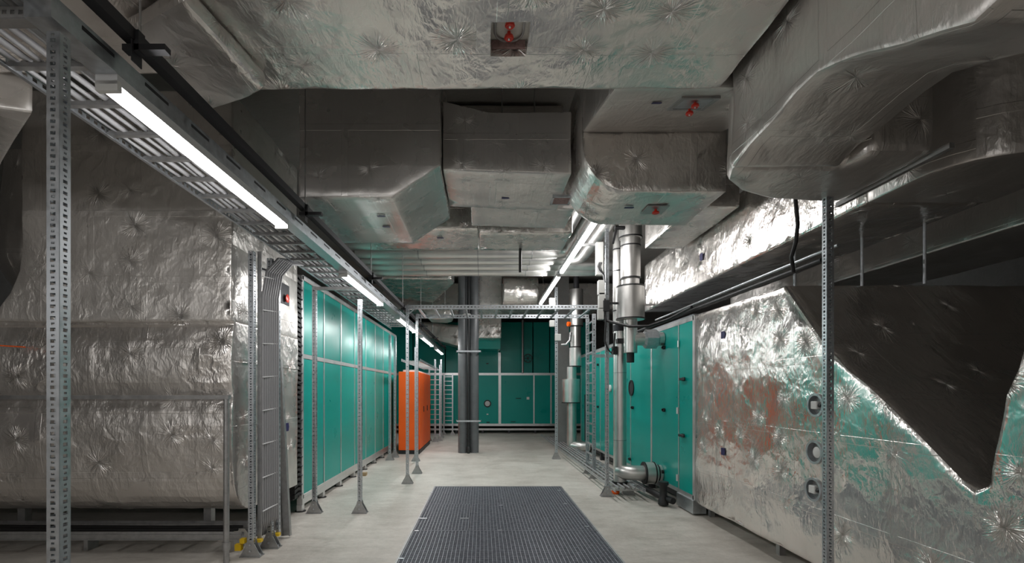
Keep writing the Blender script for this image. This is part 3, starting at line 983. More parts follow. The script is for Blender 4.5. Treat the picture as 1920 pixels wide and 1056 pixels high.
E6 = root('round_duct', (1, 13, 3.6), 'short drum shaped foil duct under the silver pipes', 'duct')
a = P(943, 548, 12.6); b = P(1000, 548, 12.6)
foil_duct('duct_body', MB().cyl((a.x, 12.6, a.z), (b.x + .1, 12.6, a.z), .36, 28, .02), 'foil', E6, 0, .12, .006, (), 21.0)
E7 = root('dark_box_duct', (.1, 13, 3.7), 'dark foil box duct beside the drum shaped one', 'duct')
a = P(897, 577, 13.0); b = P(941, 520, 13.0)
foil_duct('duct_body', MB().box((a.x, 13.0, a.z), (b.x, 14.2, 4.9)), 'foil_dull', E7, .02, .2, .008, (), 22.0)
E8 = root('crossing_rear_duct', (0, 15.8, 3.9), 'wide dim foil duct crossing behind the standpipes', 'duct')
foil_duct('duct_body', MB().box((-4.5, 15.2, 4.2), (4.5, 16.4, 5.0)), 'foil_dull', E8, .03, .3, .008, (), 23.0)

def hang(r, pts, z):
    for x, y in pts: MB().cyl((x, y, z), (x, y, CEIL), .008, 8).build('hanger_rod', 'galv_dark', r)
hang(A, ((-1.3, 2.9), (1.2, 2.9), (-1.3, .5), (1.2, .5)), 4.28)
hang(S2, ((-2.5, 2.5), (-2.5, .5)), 4.28); hang(T, ((-4.5, 3.2),), 3.88)
hang(Bd, ((-1.4, 4.9), (-.6, 4.9)), 4.58); hang(C, ((.2, 5.0), (.6, 5.6)), 4.08); hang(D, ((1.3, 4.5), (1.8, 4.5)), 4.33)
hang(F, ((1.8, 1.0), (1.8, 2.6)), 4.23); hang(G, ((3.3, 4.2), (3.3, 7.8)), 3.8); hang(G2, ((5.1, 4.0), (5.1, 8.0)), 3.93)
hang(E1, ((-.8, 6.4),), 4.18); hang(E2, ((.6, 6.4),), 4.18); hang(E9, ((2.6, 6.2),), 4.28); hang(E3, ((-1.3, 12.2),), 4.78)
hang(E4, ((-1.3, 17.8),), 3.8); hang(E4b, ((-1.0, 12.8),), 3.5); hang(E5, ((.2, 17.2),), 4.88); hang(E6, ((.9, 12.6),), 4.5); hang(E7, ((.2, 13.6),), 4.88); hang(E8, ((-2, 15.8), (2, 15.8)), 4.98)
# silver pipes crossing the aisle
PG = 'silver pipes crossing under the ceiling'
def arcpts(c, r, a0, a1, n=8):
    return [(c[0] + r * math.cos(a0 + (a1 - a0) * k / n), c[1] + r * math.sin(a0 + (a1 - a0) * k / n)) for k in range(n + 1)]
plabs = ['thickest silver pipe crossing the aisle, nearest the foil ducts', 'second silver pipe crossing the aisle after the thickest', 'middle one of the silver pipes crossing the aisle',
         'fourth silver pipe crossing the aisle from the thickest', 'farthest silver pipe crossing the aisle, above the faceted duct']
for i, (y, r) in enumerate(((8.45, .16), (9.0, .13), (9.45, .13), (9.9, .13), (10.36, .13))):
    z = 4.07 + (.16 if i == 0 else .13)
    rt = root('crossing_pipe', (0, y, z), plabs[i], 'pipe', PG)
    xr = (1.31, 1.62, 1.90, 2.75, 2.75)[i]
    pts = [(-2.35, y, z)]
    if i < 3:
        R = .3
        pts += [(xr - R, y, z)]
        pts += [(px, py, z) for px, py in arcpts((xr - R, y - R), R, PI / 2, 0)][1:]
        pts += [(xr, 5.95 if i == 0 else 5.1, z)]
        if i > 0: pts[-1] = (xr, 5.05, z)
    else:
        pts += [(xr, y, z)]
    MB().tube(pts, r, 20).build('jacket', 'jacket', rt, smooth=50)
    for xx in (-1.2, -.1, .9): MB().ring((xx, y, z), (1, 0, 0), r + .004, r - .01, .02, 20).build('clip_band', 'galv_dark', rt)
    MB().cyl((.2, y, z + r), (.2, y, CEIL), .006, 8).build('hanger_rod', 'galv_dark', rt)

# ================================================================== overhead ladder bridge
br = root('ladder_bridge', (.35, 8.87, 3.03), 'horizontal cable ladder bridging the aisle at door height', 'cable ladder')
for y in (8.34, 9.39):
    m = MB()
    perf_wall(m, (-1.30, y, 3.02), (0, 0, 1), (1, 0, 0), .07, 3.36, .06, .02, False, .5)
    m.box((-1.30, y, 3.017), (2.06, y + (.02 if y < 9 else -.02), 3.02))
    m.build('side_rail', 'galv', br, solid=.003)
first = None
for k in range(12):
    x = -1.12 + k * .27
    if first is None:
        first = MB().box((x, 8.345, 3.022), (x + .035, 9.385, 3.045)).build('rung', 'galv', br)
    else:
        copy_child(first, br, (k * .27, 0, 0))
MB().bar((-1.36, 8.34, 2.86), (-1.16, 8.34, 3.03), .04, .01).build('corner_brace', 'galv', br)
MB().box((2.02, 8.33, 3.02), (2.09, 8.37, 3.09)).build('end_cap', 'yellow', br, label='yellow plastic end cap')
# upright ladder below its end
vl = root('upright_ladder', (2.03, 9.1, 0), 'upright cable ladder dropping from the bridge to the floor', 'cable ladder')
for y in (8.87, 9.42):
    perf_tube((2.04, y, .0), .06, .045, 3.02, .05).build('side_rail', 'galv', vl, solid=.003)
    m = MB()
    m.box((1.94, y - .04, 0), (2.14, y + .04, .01))
    m.prism([(1.95, .01), (2.13, .01), (2.07, .13), (2.01, .13)], 'Y', y - .03, y - .024)
    m.build('foot_bracket', 'galv_dark', vl)
first = None
for k in range(15):
    if first is None: first = MB().box((2.02, 8.89, .22), (2.04, 9.40, .25)).build('rung', 'galv', vl)
    else: copy_child(first, vl, (0, 0, k * .19))
MB().box((2.04, 8.86, 2.22), (2.45, 8.88, 2.28)).build('side_arm', 'galv', vl)
# far upright ladders
for (x0, x1, y, z1, lab) in ((-1.72, -1.38, 15.6, 2.45, 'upright ladder just behind the orange cabinet'), (-1.42, -1.10, 17.7, 2.25, 'upright ladder farthest away beside the rear teal unit')):
    r = root('upright_ladder', ((x0 + x1) / 2, y, 0), lab, 'cable ladder', 'upright ladders by the orange cabinet')
    for x in (x0, x1):
        MB().box((x - .022, y - .03, 0), (x + .022, y + .03, z1)).build('side_rail', 'galv', r)
        MB().prism([(x - .1, 0), (x + .1, 0), (x + .03, .14), (x - .03, .14)], 'Y', y - .045, y - .035).build('foot_bracket', 'galv_dark', r)
    first = None
    for k in range(int(z1 / .16) - 1):
        if first is None: first = MB().box((x0, y - .012, .2), (x1, y + .012, .225)).build('rung', 'galv', r)
        else: copy_child(first, r, (0, 0, k * .16))

# ================================================================== cable riser in front of the plenum
vr = root('cable_riser', (-2.2, 4.9, 0), 'upright ladder tray holding the tied grey cables by the foil corner', 'cable tray')
xa = FP(489, 1036); xb = FP(517, 1022)
xa = Vector((-2.20, 4.77, 0)); xb = Vector((-2.13, 5.02, 0))
m = MB().box((xa.x - .02, xa.y - .004, .12), (xa.x + .02, xa.y + .004, 2.98)); m.box((xa.x - .02, xa.y, .12), (xa.x - .016, xa.y + .04, 2.98))
m.build('side_rail', 'galv_dark', vr)
perf_tube((xb.x, xb.y + .02, .10), .03, .035, 2.86, .05).build('side_rail', 'galv', vr, solid=.003)
first = None
for k in range(10):
    if first is None: first = MB().bar((xa.x - .01, xa.y + .02, .3), (xb.x - .03, xb.y + .01, .3), .03, .02).build('rung', 'galv', vr)
    else: copy_child(first, vr, (0, 0, k * .28))
for p in ((xa.x + .0, xa.y - .012, .135), (xb.x + .0, xb.y - .012, .12)):
    MB().cbox(p, (.06, .05, .03)).build('end_cap', 'yellow', vr, label='yellow plastic end cap')
for i in range(8):
    t = (i + .6) / 8.4
    x = xa.x + (xb.x - xa.x) * t + .02
    y = xa.y + (xb.y - xa.y) * t - .005
    pts = [(x - .25 - .03 * i, y + .28, .10), (x - .08, y + .12, .14), (x - .01, y + .02, .30), (x, y, .55), (x, y, 1.5), (x, y, 2.55), (x + .02, y + .05, 2.8), (x + .06, y + .22, 2.97), (x + .10, y + .5, 3.03), (x + .12, y + 1.0 + .1 * i, 3.035)]
    tag(MB().tube(pts, .0135, 8).build('riser_cable', 'cable', smooth=60), 'grey cable strapped upright in the cable riser', 'cable', 'cables in the riser', 'thing')
for k in range(8):
    z = .42 + k * .33
    p0 = Vector((xa.x + .03, xa.y - .0, z)); p1 = Vector((xb.x + .0, xb.y - .02, z + .02))
    tag(MB().bar(p0 + Vector((.008, -.012, 0)), p1 + Vector((.012, -.012, 0)), .012, .008).build('cable_tie', 'tie'), 'pale tie wrapped around the upright grey cables', 'cable tie', 'ties on the riser', 'thing')
# low tray beneath the plenum
lt = root('low_tray', (-4.6, 4.9, .15), 'low dark cable tray on the floor below the foil plenum', 'cable tray')
z0 = P(200, 1000, 4.7).z
for y in (4.72, 5.12):
    m = MB()
    perf_wall(m, (-7.6, y, .155), (0, 0, 1), (1, 0, 0), .075, 5.25, .06, .015, False, .5)
    m.box((-7.6, y - .012, .150), (-2.35, y + .012, .156)); m.box((-7.6, y - .014, .19), (-2.35, y - .002, .205))
    m.build('side_rail', 'galv_dark', lt, solid=.003)
first = None
for k in range(17):
    if first is None: first = MB().box((-7.45, 4.73, .158), (-7.41, 5.11, .178)).build('rung', 'galv_dark', lt)
    else: copy_child(first, lt, (k * .3, 0, 0))
for x in (-7.2, -5.6, -4.0, -2.5):
    MB().box((x, 4.85, 0), (x + .04, 4.99, .15)).build('support_foot', 'galv_dark', lt)
for px, py, s in ((448, 1026, .06), (456, 1014, .045)):
    q = P(px, py, 4.66)
    MB().cbox(q, (s, .05, s)).build('end_cap', 'yellow', lt, label='yellow plastic end cap')
for k in range(3):
    y = 4.82 + k * .1
    pts = [(-7.4, y, .19), (-6, y + .03, .2), (-4.5, y + .02, .19), (-3.2, y, .19), (-2.5, y + .02, .19)]
    tag(MB().tube(pts, .016, 8).build('floor_cable', 'black', smooth=60), 'dark cable lying in the low tray below the plenum', 'cable', 'cables in the low tray', 'thing')

# ================================================================== air handling units
def unit_panel(r, a, b, name='panel', mat='teal'):
    return MB().box(a, b).bevel(.006, 1).build(name, mat, r)

# lamp side unit: face at X = -2.39
U1 = root('air_handling_unit', (-3.2, 9.9, 0), 'long teal air handling unit of tall panels behind the perforated posts', 'air handling unit')
FX = -2.39
z0, zm, z1 = .17, 2.07, 3.14
ys = [6.43 + .87 * k for k in range(9)]
for i in range(8):
    unit_panel(U1, (-4.1, ys[i] + .02, z0 + .05), (FX - .008, ys[i + 1] - .02, zm - .03))
    unit_panel(U1, (-4.1, ys[i] + .02, zm + .03), (FX - .008, ys[i + 1] - .02, z1 - .05))
m = MB()
m.box((FX - .06, ys[0] - .03, z0), (FX, ys[0] + .035, z1)); m.box((FX - .06, ys[-1] - .03, z0), (FX, ys[-1] + .03, z1))
m.box((-4.12, ys[0] - .02, z0), (-4.06, ys[0] + .03, z1))
m.box((FX - .06, ys[0], z1 - .055), (FX, ys[-1], z1)); m.box((FX - .06, ys[0], z0), (FX, ys[-1], z0 + .055))
m.box((FX - .06, ys[0], zm - .03), (FX + .002, ys[-1], zm + .03))
m.box((-4.12, ys[0] - .02, z1 - .05), (FX, ys[0] + .03, z1))
m.bevel(.004, 1).build('frame', 'alu', U1)
for y in ys[1:-1]:
    MB().box((FX - .05, y - .016, z0 + .05), (FX + .001, y + .016, z1 - .05)).build('mullion', 'alu', U1)
m = MB()
m.box((FX - .08, ys[0], .09), (FX - .005, ys[-1], z0))
m.build('base_rail', 'alu', U1)
for y in [ys[0] + .02] + ys[1:-1]:
    MB().box((FX - .075, y - .045, .012), (FX - .005, y + .045, .09)).build('foot', 'alu', U1)
    MB().cyl((FX - .04, y, 0), (FX - .04, y, .012), .07, 16).build('foot_pad', 'black', U1)
MB().box((-4.1, ys[0] + .1, .05), (-4.0, ys[-1] - .1, z0)).build('base_rail', 'dark', U1)
MB().box((-4.12, ys[0], z1), (FX, ys[-1], z1 + .01)).build('roof_sheet', 'galv', U1)
wb = FP(683, 892)
tag(MB().cbox((wb.x, wb.y, .03), (.09, .12, .06)).bevel(.006, 1).build('wood_block', 'wood'), 'small pale wood block on the floor under the teal panels', 'wood block', kind='thing')

# orange cabinet
oc = root('electrical_cabinet', (-1.88, 13.5, 0), 'orange electrical cabinet standing behind the bridge posts', 'cabinet')
ox0, ox1, oy0, oy1, oz = -2.14, -1.60, 12.3, 14.8, 2.1
MB().box((ox0, oy0, .1), (ox1 - .025, oy1, oz)).bevel(.012, 2).build('body', 'orange', oc)
for k in range(3):
    a = oy0 + .01 + (oy1 - oy0 - .02) * k / 3
    b = oy0 + .01 + (oy1 - oy0 - .02) * (k + 1) / 3
    dr = MB().box((ox1 - .023, a + .006, .12), (ox1, b - .006, oz - .02)).bevel(.006, 2).build('door', 'orange', oc)
    MB().box((ox1, b - .07, 1.05), (ox1 + .018, b - .045, 1.2)).build('handle', 'black', dr)
MB().box((ox0 + .01, oy0 + .01, 0), (ox1 - .01, oy1 - .01, .1)).build('plinth', 'black', oc)
MB().cyl((-1.68, oy0, 1.13), (-1.68, oy0 - .03, 1.13), .04, 18).build('rotary_knob', 'black', oc)
MB().box((ox0 + .1, oy0 + .1, oz), (ox1 - .1, oy1 - .2, oz + .05)).build('top_vent', 'white', oc)

# rear unit: face at Y = 18.4
U2 = root('air_handling_unit', (0, 19, 0), 'two tier dark teal air handling unit closing the far end of the aisle', 'air handling unit')
RY = 18.4
xs_ = [-4.2, -2.7, -1.45, -.55, .65, 1.95, 2.6, 4.2]
for a, b in zip(xs_, xs_[1:]):
    unit_panel(U2, (a + .02, RY + .01, .36), (b - .02, 20.3, 2.22))
    unit_panel(U2, (a + .02, RY + .35, 2.30), (b - .02, 20.3, 4.28))
m = MB()
m.box((-4.2, RY - .01, 2.21), (4.2, RY + .36, 2.30)); m.box((-4.2, RY - .01, .28), (4.2, RY + .05, .37))
for x, w in ((-4.2, .04), (-1.45, .02), (.65, .05), (1.95, .025), (2.6, .03), (4.2, .04)):
    m.box((x - w, RY - .005, .3), (x + w, RY + .05, 2.25))
m.box((.60, RY + .28, 2.25), (.70, RY + .36, 3.1))
m.build('frame', 'alu', U2)
MB().box((-4.2, RY - .03, .12), (4.2, RY + .04, .19)).build('base_rail', 'alu', U2)
for x in (-4, -2, -1, 0, 1, 2, 4):
    MB().box((x - .04, RY, 0), (x + .04, RY + .08, .12)).build('foot', 'dark', U2)
v = P(914, 757, RY)
ph = MB().ring((v.x, RY - .02, v.z), (0, 1, 0), .14, .10, .04).build('porthole', 'black', U2, smooth=40)
MB().lathe((v.x, RY - .005, v.z), (0, -1, 0), [(0, .10), (.008, .08), (.01, 0)], 24).build('porthole_glass', 'glass', ph, smooth=40)
for px, py, w, h in ((914, 681, .09, .04), (914, 777, .07, .04), (915, 792, .12, .03), (990, 747, .10, .10), (972, 747, .2, .02), (962, 791, .18, .02)):
    v = P(px, py, RY)
    yy = RY - .012 if v.z < 2.2 else RY + .33
    MB().box((v.x - w / 2, yy, v.z - h / 2), (v.x + w / 2, yy + .025, v.z + h / 2)).build('latch', 'white' if w == .10 or w == .07 else 'black', U2)
vv = root('valve_wheel', P(990, 672, 18.3), 'black hand wheel valve on a stem before the rear teal unit', 'valve')
c = P(990, 672, 18.3)
m = MB().ring(c, (0, 1, 0), .17, .14, .03, 24)
for k in range(3):
    t = PI * k / 3
    d = Vector((math.cos(t), 0, math.sin(t))) * .15
    m.bar(c - d + Vector((0, .015, 0)), c + d + Vector((0, .015, 0)), .02, .02, (0, 1, 0))
m.build('wheel', 'black', vv)
a = P(980, 698, 18.3); b = P(978, 600, 18.3)
MB().cyl((a.x, 18.3, 2.30), (a.x, 18.3, b.z), .045, 12).build('stem', 'galv_dark', vv)
MB().bar(c + Vector((0, .02, 0)), (a.x, 18.3, c.z), .03, .03).build('axle', 'black', vv)

# pipe side unit: face at X = 2.72
U3 = root('air_handling_unit', (3.4, 9, 0), 'teal air handling unit with black latches behind the steel pipes', 'air handling unit')
KX = 2.72
kz0, kz1 = .20, 2.58
ky = [6.24, 6.72, 7.80, 8.9, 10.0, 11.2, 12.4, 13.4]
for a, b in zip(ky, ky[1:]):
    pn = MB().box((KX + .005, a + .015, kz0 + .05), (4.6, b - .015, kz1 - .05)).bevel(.006, 1).build('door', 'teal', U3)
m = MB()
m.box((KX, ky[0] - .03, kz0), (KX + .06, ky[0] + .03, kz1)); m.box((KX, ky[-1] - .03, kz0), (KX + .06, ky[-1] + .03, kz1))
m.box((KX, ky[0], kz0), (KX + .06, ky[-1], kz0 + .05)); m.box((KX, ky[0], kz1 - .06), (KX + .06, ky[-1], kz1))
for y, w in ((ky[1], .01), (ky[2], .03), (ky[3], .012), (ky[4], .03), (ky[5], .012), (ky[6], .03)):
    m.box((KX - .001, y - w, kz0), (KX + .05, y + w, kz1))
m.build('frame', 'alu', U3)
MB().box((KX, ky[0], kz1), (4.6, ky[-1], kz1 + .02)).build('roof_sheet', 'galv', U3)
MB().box((KX + .05, ky[0] + .05, .10), (KX + .14, ky[-1], kz0)).build('base_rail', 'dark', U3)
MB().box((KX - .02, ky[0] - .02, .02), (KX + .16, ky[0] + .50, kz0)).bevel(.006, 1).build('foot', 'galv', U3)
for y in (8.0, 9.6, 11.2, 12.8):
    MB().box((KX + .02, y, 0), (KX + .14, y + .1, kz0)).build('foot', 'dark', U3)
def on_face(px, py):
    y = F_PX * KX / (px - CX)
    return y, EYE + (CY - py) * y / F_PX
for px, py in ((1282, 711), (1281, 817)):
    y, z = on_face(px, py)
    MB().box((KX - .035, y - .09, z - .018), (KX - .012, y + .09, z + .018)).bevel(.006, 1).box((KX - .014, y - .03, z - .025), (KX + .006, y + .03, z + .025)).build('handle', 'black', U3)
for px, py in ((1246, 652), (1246, 769), (1244, 885), (1187, 764.5), (1182, 861), (1122, 684), (1122, 763), (1100, 722)):
    y, z = on_face(px, py)
    MB().cyl((KX + .004, y, z), (KX - .03, y, z), .028, 14).box((KX - .03, y - .05, z - .014), (KX - .02, y + .05, z + .014)).build('latch', 'black', U3)
for px, py in ((1273.5, 645), (1271.5, 770), (1271, 896)):
    y, z = on_face(px, py)
    MB().cyl((KX - .012, y, z - .045), (KX - .012, y, z + .045), .014, 10).build('hinge', 'alu', U3)
y, z = on_face(1184, 727.6)
ph = MB().ring((KX + .006, y, z), (-1, 0, 0), .145, .12, .02).build('porthole', 'black', U3, smooth=40)
MB().cyl((KX + .005, y, z), (KX - .006, y, z), .12, 24).build('porthole_glass', 'dark', ph)
y, z = on_face(1145, 728)
MB().lathe((KX, y, z), (-1, 0, 0), [(0, .07), (.03, .07), (.036, .06), (.036, 0)], 20).build('dial_gauge', 'white', U3, smooth=40)

# conduit along the top of that unit, black cable hanging by G
cd = root('conduit', (2.76, 6, 2.63), 'thin black conduit along the top of the pipe side unit', 'conduit')
MB().tube([(2.74, 3.9, 2.66), (2.74, 6, 2.66), (2.74, 9.5, 2.66)], .022, 10).build('pipe', 'black', cd, smooth=60)
MB().tube([(2.72, 3.7, 2.72), (2.72, 6, 2.72), (2.72, 7.6, 2.72)], .014, 10).build('bright_pipe', 'galv', cd, smooth=60)
bc = [P(1490, 386, 3.95), P(1496, 420, 4.0), P(1492, 455, 4.05), P(1484, 482, 4.1), P(1488, 510, 4.15)]
bc[0].z += .12
tag(MB().tube(bc, .016, 8).build('hanging_cable', 'black', smooth=60), 'black cable looping down from the bent duct past the long one', 'cable', kind='thing')
bc = [(2.30, 7.15, 2.10), (2.3, 7.0, 2.30), (2.35, 6.9, 2.38), (2.5, 6.7, 2.46), (2.68, 6.3, 2.67), (2.70, 5.6, 2.70)]
tag(MB().tube([P(1132, 600, 7.3), P(1150, 605, 7.2), P(1180, 612, 6.95), P(1215, 612, 6.9), P(1255, 598, 6.8), Vector((2.68, 6.2, 2.68))], .02, 8).build('hanging_cable', 'black', smooth=60), 'black cable sagging from the switch boxes to the teal unit top', 'cable', kind='thing')

# ================================================================== steel pipe assembly
SA = root('vent_stack', (2.23, 7.3, 2), 'vertical steel duct stack of stepped drums with black clamp bands', 'pipe')
cx_, cy_ = 2.23, 7.30
def zz(py): return EYE + (CY - py) * cy_ / F_PX
def rr_(w): return w * cy_ / F_PX / 2
def drum(name, w, py0, py1, mat='jacket', bands=True, parent=SA, bev=.006):
    o = MB().cyl((cx_, cy_, zz(py1)), (cx_, cy_, zz(py0)), rr_(w), 36, bev).build(name, mat, parent, smooth=40)
    if bands:
        for z in (zz(py0) - .012, zz(py1) + .002):
            MB().ring((cx_, cy_, z), (0, 0, 1), rr_(w) + .006, rr_(w) - .02, .02, 36).build('clamp_band', 'black', o, smooth=40)
    return o
drum('top_drum', 42, 418, 448)
drum('neck', 36, 448, 462, bands=False)
drum('middle_drum', 36, 462, 524)
drum('neck', 32, 524, 538, bands=False)
drum('wide_drum', 51, 538, 600)
drum('lower_pipe', 25, 600, 662, bands=False)
drum('drain_stub', 14, 662, 680, 'black', bands=False)
zb = zz(636)
m = MB()
m.cyl((cx_ + .05, cy_, zb), (2.46, cy_, zb), .10, 28)
m.build('branch', 'jacket', SA, smooth=40)
MB().lathe((2.42, cy_, zb), (1, 0, 0), [(0, .10), (.03, .145), (.20, .145), (.23, .10)], 8).build('branch_flange', 'galv', SA)
MB().cyl((2.64, cy_, zb), (2.715, cy_, zb), .105, 28).build('branch', 'jacket', SA, smooth=40)
MB().ring((2.60, cy_, zb), (1, 0, 0), .112, .09, .02).build('clamp_band', 'black', SA, smooth=40)
MB().cyl((cx_ - .12, cy_ - .1, zz(432)), (cx_ - .27, cy_ - .12, zz(432)), .03, 12).bar((cx_ - .24, cy_ - .12, zz(432)), (cx_ - .30, cy_ - .13, zz(462)), .03, .03).build('lever', 'black', SA)
MB().bar((cx_ - .2, cy_ - .05, zz(570)), (cx_ - .42, cy_ - .05, zz(570)), .03, .03).cbox((cx_ - .38, cy_ - .05, zz(575)), (.09, .08, .16)).build('actuator', 'black', SA)
MB().cyl((cx_, cy_, zz(419)), (cx_, cy_, CEIL), rr_(30), 28).build('upper_pipe', 'jacket', SA, smooth=40)

# thin vertical pipe behind the stack
tp = root('thin_pipe', (1.98, 7.9, 2), 'plain steel pipe running up just behind the drum stack', 'pipe')
a = P(1157, 465, 7.9)
MB().cyl((a.x + .02, 7.9, 2.55), (a.x + .02, 7.9, 4.6), .085, 24).build('jacket', 'jacket', tp, smooth=40)
for z in (2.9, 3.55, 3.9): MB().ring((a.x + .02, 7.9, z), (0, 0, 1), .09, .07, .02).build('clamp_band', 'black', tp, smooth=40)
MB().box((a.x + .02, 7.89, 3.0), (KX + .1, 7.91, 3.03)).build('wall_arm', 'galv_dark', tp)

# lower vertical pipe with elbow into the unit
LPp = root('elbowed_pipe', (2.14, 7.54, .19), 'tall steel pipe with a bottom elbow into the teal unit', 'pipe')
px_, py_ = 2.14, 7.54
zt = P(1163, 622, 7.54).z
MB().cyl((px_, py_, .2), (px_, py_, zt), .10, 32).build('jacket', 'jacket', LPp, smooth=40)
for q in (700, 826): MB().ring((px_, py_, P(1163, q, 7.54).z), (0, 0, 1), .103, .08, .012).build('joint_ring', 'galv_dark', LPp, smooth=40)
ze_ = P(1190, 884, 7.54).z
pts = [(px_ + .02, py_ - .1, ze_ + .0), (px_ + .08, py_ - .14, ze_), (px_ + .16, py_ - .14, ze_), (2.44, py_ - .12, ze_)]
pts = [(px_, py_ + .0, ze_ + .01), (px_ + .06, py_ - .10, ze_), (px_ + .14, py_ - .14, ze_), (px_ + .22, py_ - .15, ze_), (2.50, py_ - .15, ze_)]
MB().tube(pts, .115, 24).build('elbow', 'jacket', LPp, smooth=50)
MB().cyl((2.46, py_ - .15, ze_), (2.64, py_ - .15, ze_), .165, 28, .01).build('flange_drum', 'jacket', LPp, smooth=40)
MB().cyl((2.64, py_ - .15, ze_), (2.72, py_ - .15, ze_), .125, 28).build('socket', 'jacket', LPp, smooth=40)
for x in (2.455, 2.60, 2.66): MB().ring((x, py_ - .15, ze_), (1, 0, 0), .172 if x < 2.62 else .13, .11, .018).build('clamp_band', 'black', LPp, smooth=40)
MB().cyl((px_, py_, .16), (px_, py_, .2), .12, 28).build('base_ring', 'black', LPp)
MB().cyl((px_, py_, zt), (px_, py_, zt + .10), .105, 28).build('top_cap', 'dark', LPp)
MB().cbox((px_ + .0, py_ - .12, zt - .16), (.17, .12, .07)).cbox((px_ - .11, py_ - .08, zt - .30), (.06, .10, .12)).build('valve_body', 'black', LPp)

# second assembly further back
SB = root('vent_stack', (2.28, 12.4, 1.5), 'smaller far steel duct stack beside the grey concrete column', 'pipe')
bx, by = 2.30, 12.4
def zq(py): return EYE + (CY - py) * by / F_PX
for nm, w, p0, p1, dx in (('top_drum', 25, 543, 613, .10), ('middle_drum', 20, 613, 652, .08), ('lower_drum', 22, 652, 688, .07), ('pipe', 18, 688, 845, -.02), ('wide_drum', 33, 711, 756, -.05)):
    r_ = w * by / F_PX / 2
    o = MB().cyl((bx + dx, by - (.04 if 'wide' in nm else 0), zq(p1)), (bx + dx, by - (.04 if 'wide' in nm else 0), zq(p0)), r_, 32, .008).build(nm, 'jacket', SB, smooth=40)
    if nm != 'pipe':
        MB().ring((bx + dx, by - (.04 if 'wide' in nm else 0), zq(p1)), (0, 0, 1), r_ + .006, r_ - .03, .025, 32).build('clamp_band', 'black', o, smooth=40)
MB().tube([(bx - .02, by, zq(836)), (bx + .08, by - .12, zq(836)), (bx + .2, by - .16, zq(836)), (2.70, by - .16, zq(836))], .12, 20).build('elbow', 'jacket', SB, smooth=50)
MB().cyl((bx + .1, by, zq(543)), (bx + .1, by, CEIL), .07, 24).build('upper_pipe', 'dark', SB, smooth=40)
MB().cyl((bx - .10, by - .2, zq(610)), (bx - .16, by - .22, zq(610)), .06, 14).build('valve_cap', 'orange', SB, label='orange valve cap')
MB().tube([(bx - .32, by - .2, zq(648)), (bx - .2, by - .22, zq(648)), (bx - .1, by - .2, zq(640)), (bx - .08, by - .2, zq(625))], .035, 10).build('side_pipe', 'galv_dark', SB, smooth=60)
MB().cyl((bx + .32, by - .1, zq(740)), (bx + .32, by - .1, .35), .03, 10).build('drain_pipe', 'black', SB)

# boxes on the tall posts
for par, boxes in ((sp, ((1127, 540, .10, .22, 'white'), (1128, 564, .10, .24, 'white'), (1126, 590, .09, .16, 'white'), (1124, 486, .11, .5, 'white'))),
                   (bp_, ((1036, 567, .14, .2, 'white'), (1035, 607, .12, .15, 'white'), (1046, 633, .14, .16, 'white')))):
    Y = par.location.y - .08
    for px, py, w, h, mt in boxes:
        c = P(px, py, Y)
        MB().cbox(c, (w, .08, h)).bevel(.008, 1).build('switch_box', 'box_grey', par, label='white switch box')
Y = 7.25
for k in range(3):
    a = P(1122 + 3 * k, 492, Y)
    tag(MB().tube([a, P(1119 + 3 * k, 500, Y), P(1122 + 3 * k, 508, Y), P(1131 + k, 516, Y), P(1134, 530, Y)], .012, 8).build('control_cable', 'black' if k else 'cable', smooth=60),
        'thin control cable curling by the upper switch box', 'cable', 'cables on the tall post', 'thing')
tag(MB().tube([P(1134, 560, Y), P(1136, 600, Y), P(1134, 640, Y), P(1140, 655, Y), P(1146, 662, Y), P(1151, 650, Y), P(1153, 625, Y)], .014, 8).build('control_cable', 'black', smooth=60),
    'black control cable hanging in a loop below the actuator', 'cable', kind='thing')

# ================================================================== standpipes in the aisle
sp1 = root('standpipe', FP(868, 849), 'thick grey standpipe in the aisle, on the cabinet side of the black pipe', 'pipe')
sp2 = root('standpipe', FP(889, 849), 'thick grey standpipe in the aisle, on the hatch side of the black pipe', 'pipe')
yy = FY(849)
MB().cyl((sp1.location.x, yy, 0), (sp1.location.x, yy, CEIL), .125, 32).build('pipe', 'pipe_grey', sp1, smooth=40)
MB().cyl((sp2.location.x, yy + .05, 0), (sp2.location.x, yy + .05, CEIL), .12, 32).build('pipe', 'pipe_grey', sp2, smooth=40)
bpz = root('black_downpipe', (P(878.5, 800, yy - .15).x, yy - .15, 0), 'slim black downpipe strapped between the two standpipes', 'pipe')
bx_ = bpz.location.x
MB().cyl((bx_, yy - .15, .12), (bx_, yy - .15, CEIL), .036, 20).build('pipe', 'black', bpz, smooth=40)
MB().lathe((bx_, yy - .15, 0), (0, 0, 1), [(0, .03), (.03, .06), (.10, .06), (.16, .05), (.18, .036)], 16).build('drain_trap', 'black', bpz, smooth=40)
for z in (.35, .47, .62): MB().ring((bx_, yy - .15, z), (0, 0, 1), .048, .03, .03, 16).build('coupling', 'black', bpz)
for zpy in (660, 789):
    z = P(878, zpy, yy).z
    m = MB()
    m.box((sp1.location.x - .17, yy - .20, z - .02), (sp2.location.x + .19, yy - .185, z + .02))
    m.box((sp1.location.x - .17, yy - .20, z - .02), (sp1.location.x - .155, yy + .0, z + .02)); m.box((sp2.location.x + .175, yy - .2, z - .02), (sp2.location.x + .19, yy + .0, z + .02))
    m.build('clamp', 'galv', bpz)
c = P(875, 592, yy - .2)
tag(MB().lathe(c + Vector((0, 0, .04)), (0, 0, -1), [(0, .10), (.02, .12), (.05, .06), (.09, .03), (.11, 0)], 16).build('ceiling_sensor', 'white', smooth=40), 'white dish sensor fixed to the standpipe below the bridge', 'sensor', kind='thing')

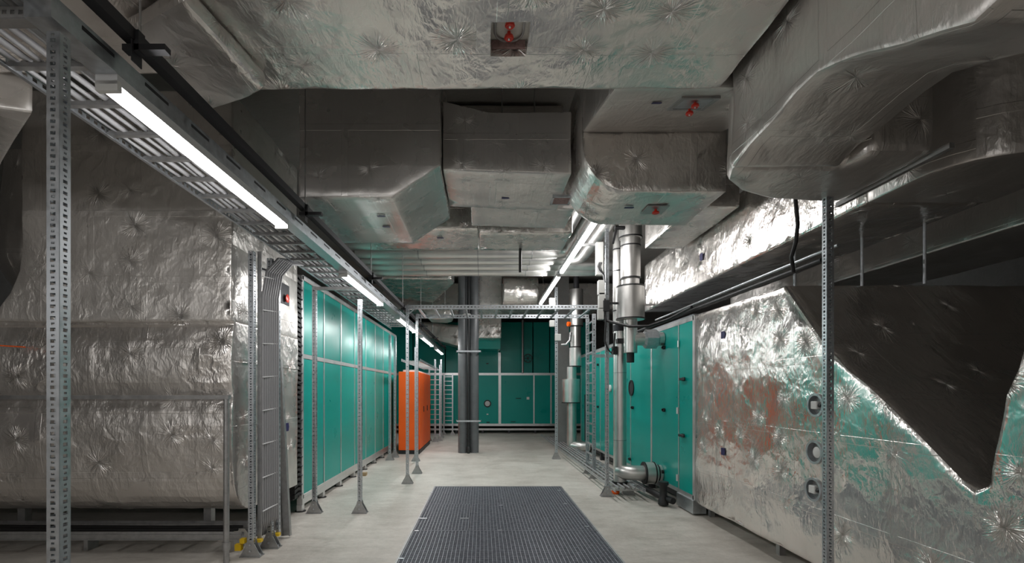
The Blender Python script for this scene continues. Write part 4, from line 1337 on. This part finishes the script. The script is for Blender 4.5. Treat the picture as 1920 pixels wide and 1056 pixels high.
# concrete column by the far stack
cc = P(1056, 700, 13.5)
struct(MB().box((cc.x - .16, 13.5, 0), (cc.x + .16, 13.85, CEIL)).build('column', 'wall'), 'grey concrete column')

# floor tray and drains along the pipe side
ladder('cable_tray', 'low ladder cable tray on the floor along the steel pipes', 1.92, 2.36, 7.0, 16.0, .14, .3, rail_h=.05)
for k in range(4):
    x = 2.0 + k * .08
    tag(MB().tube([(x, 7.1 + j * 1.1, .178 + .004 * math.sin(j * 2 + k)) for j in range(8)], .014, 8).build('tray_cable', 'cable', smooth=60), 'grey cable lying in the low floor tray', 'cable', 'cables in the floor tray', 'thing')
dp = root('drain_pipe', (2.6, 7, .1), 'black drain pipe with a trap on the floor under the pipe side unit', 'pipe')
MB().tube([(2.45, 7.9, .12), (2.50, 7.2, .12), (2.52, 6.9, .11), (2.60, 6.6, .10)], .045, 12).build('pipe', 'black', dp, smooth=50)
a = FP(1247, 952)
MB().lathe((2.52, 6.75, 0), (0, 0, 1), [(0, .03), (.02, .07), (.08, .07), (.11, .05), (.28, .05), (.30, .07), (.34, .07)], 16).build('trap', 'black', dp, smooth=50)
oh = FP(1154, 926)
tag(MB().lathe((oh.x, oh.y, 0), (0, 0, 1), [(0, .05), (.02, .065), (.05, .06), (.06, .03), (.06, 0)], 16).build('orange_plug', 'orange', smooth=50), 'small orange plug on the floor beside the foot of the tall post', 'plug', kind='thing')
tf = FP(1178, 927)
tk = root('tray_stand', (tf.x, tf.y, 0), 'dark triangular tray stand on the floor under the pipe elbow', 'stand')
MB().box((tf.x - .1, tf.y - .05, 0), (tf.x + .1, tf.y + .05, .008)).prism([(tf.x - .1, .008), (tf.x + .1, .008), (tf.x + .03, .14), (tf.x - .03, .14)], 'Y', tf.y - .03, tf.y + .03).build('bracket', 'galv_dark', tk)

# red tag at the picture edge beside the plenum
c = P(4, 648, 4.4)
tag(MB().cyl((c.x - .03, 4.4, c.z), (c.x + .06, 4.56, c.z), .006, 8).build('marker_pin', 'orange'), 'thin orange marker pin sticking out of the foil plenum', 'pin', kind='thing')
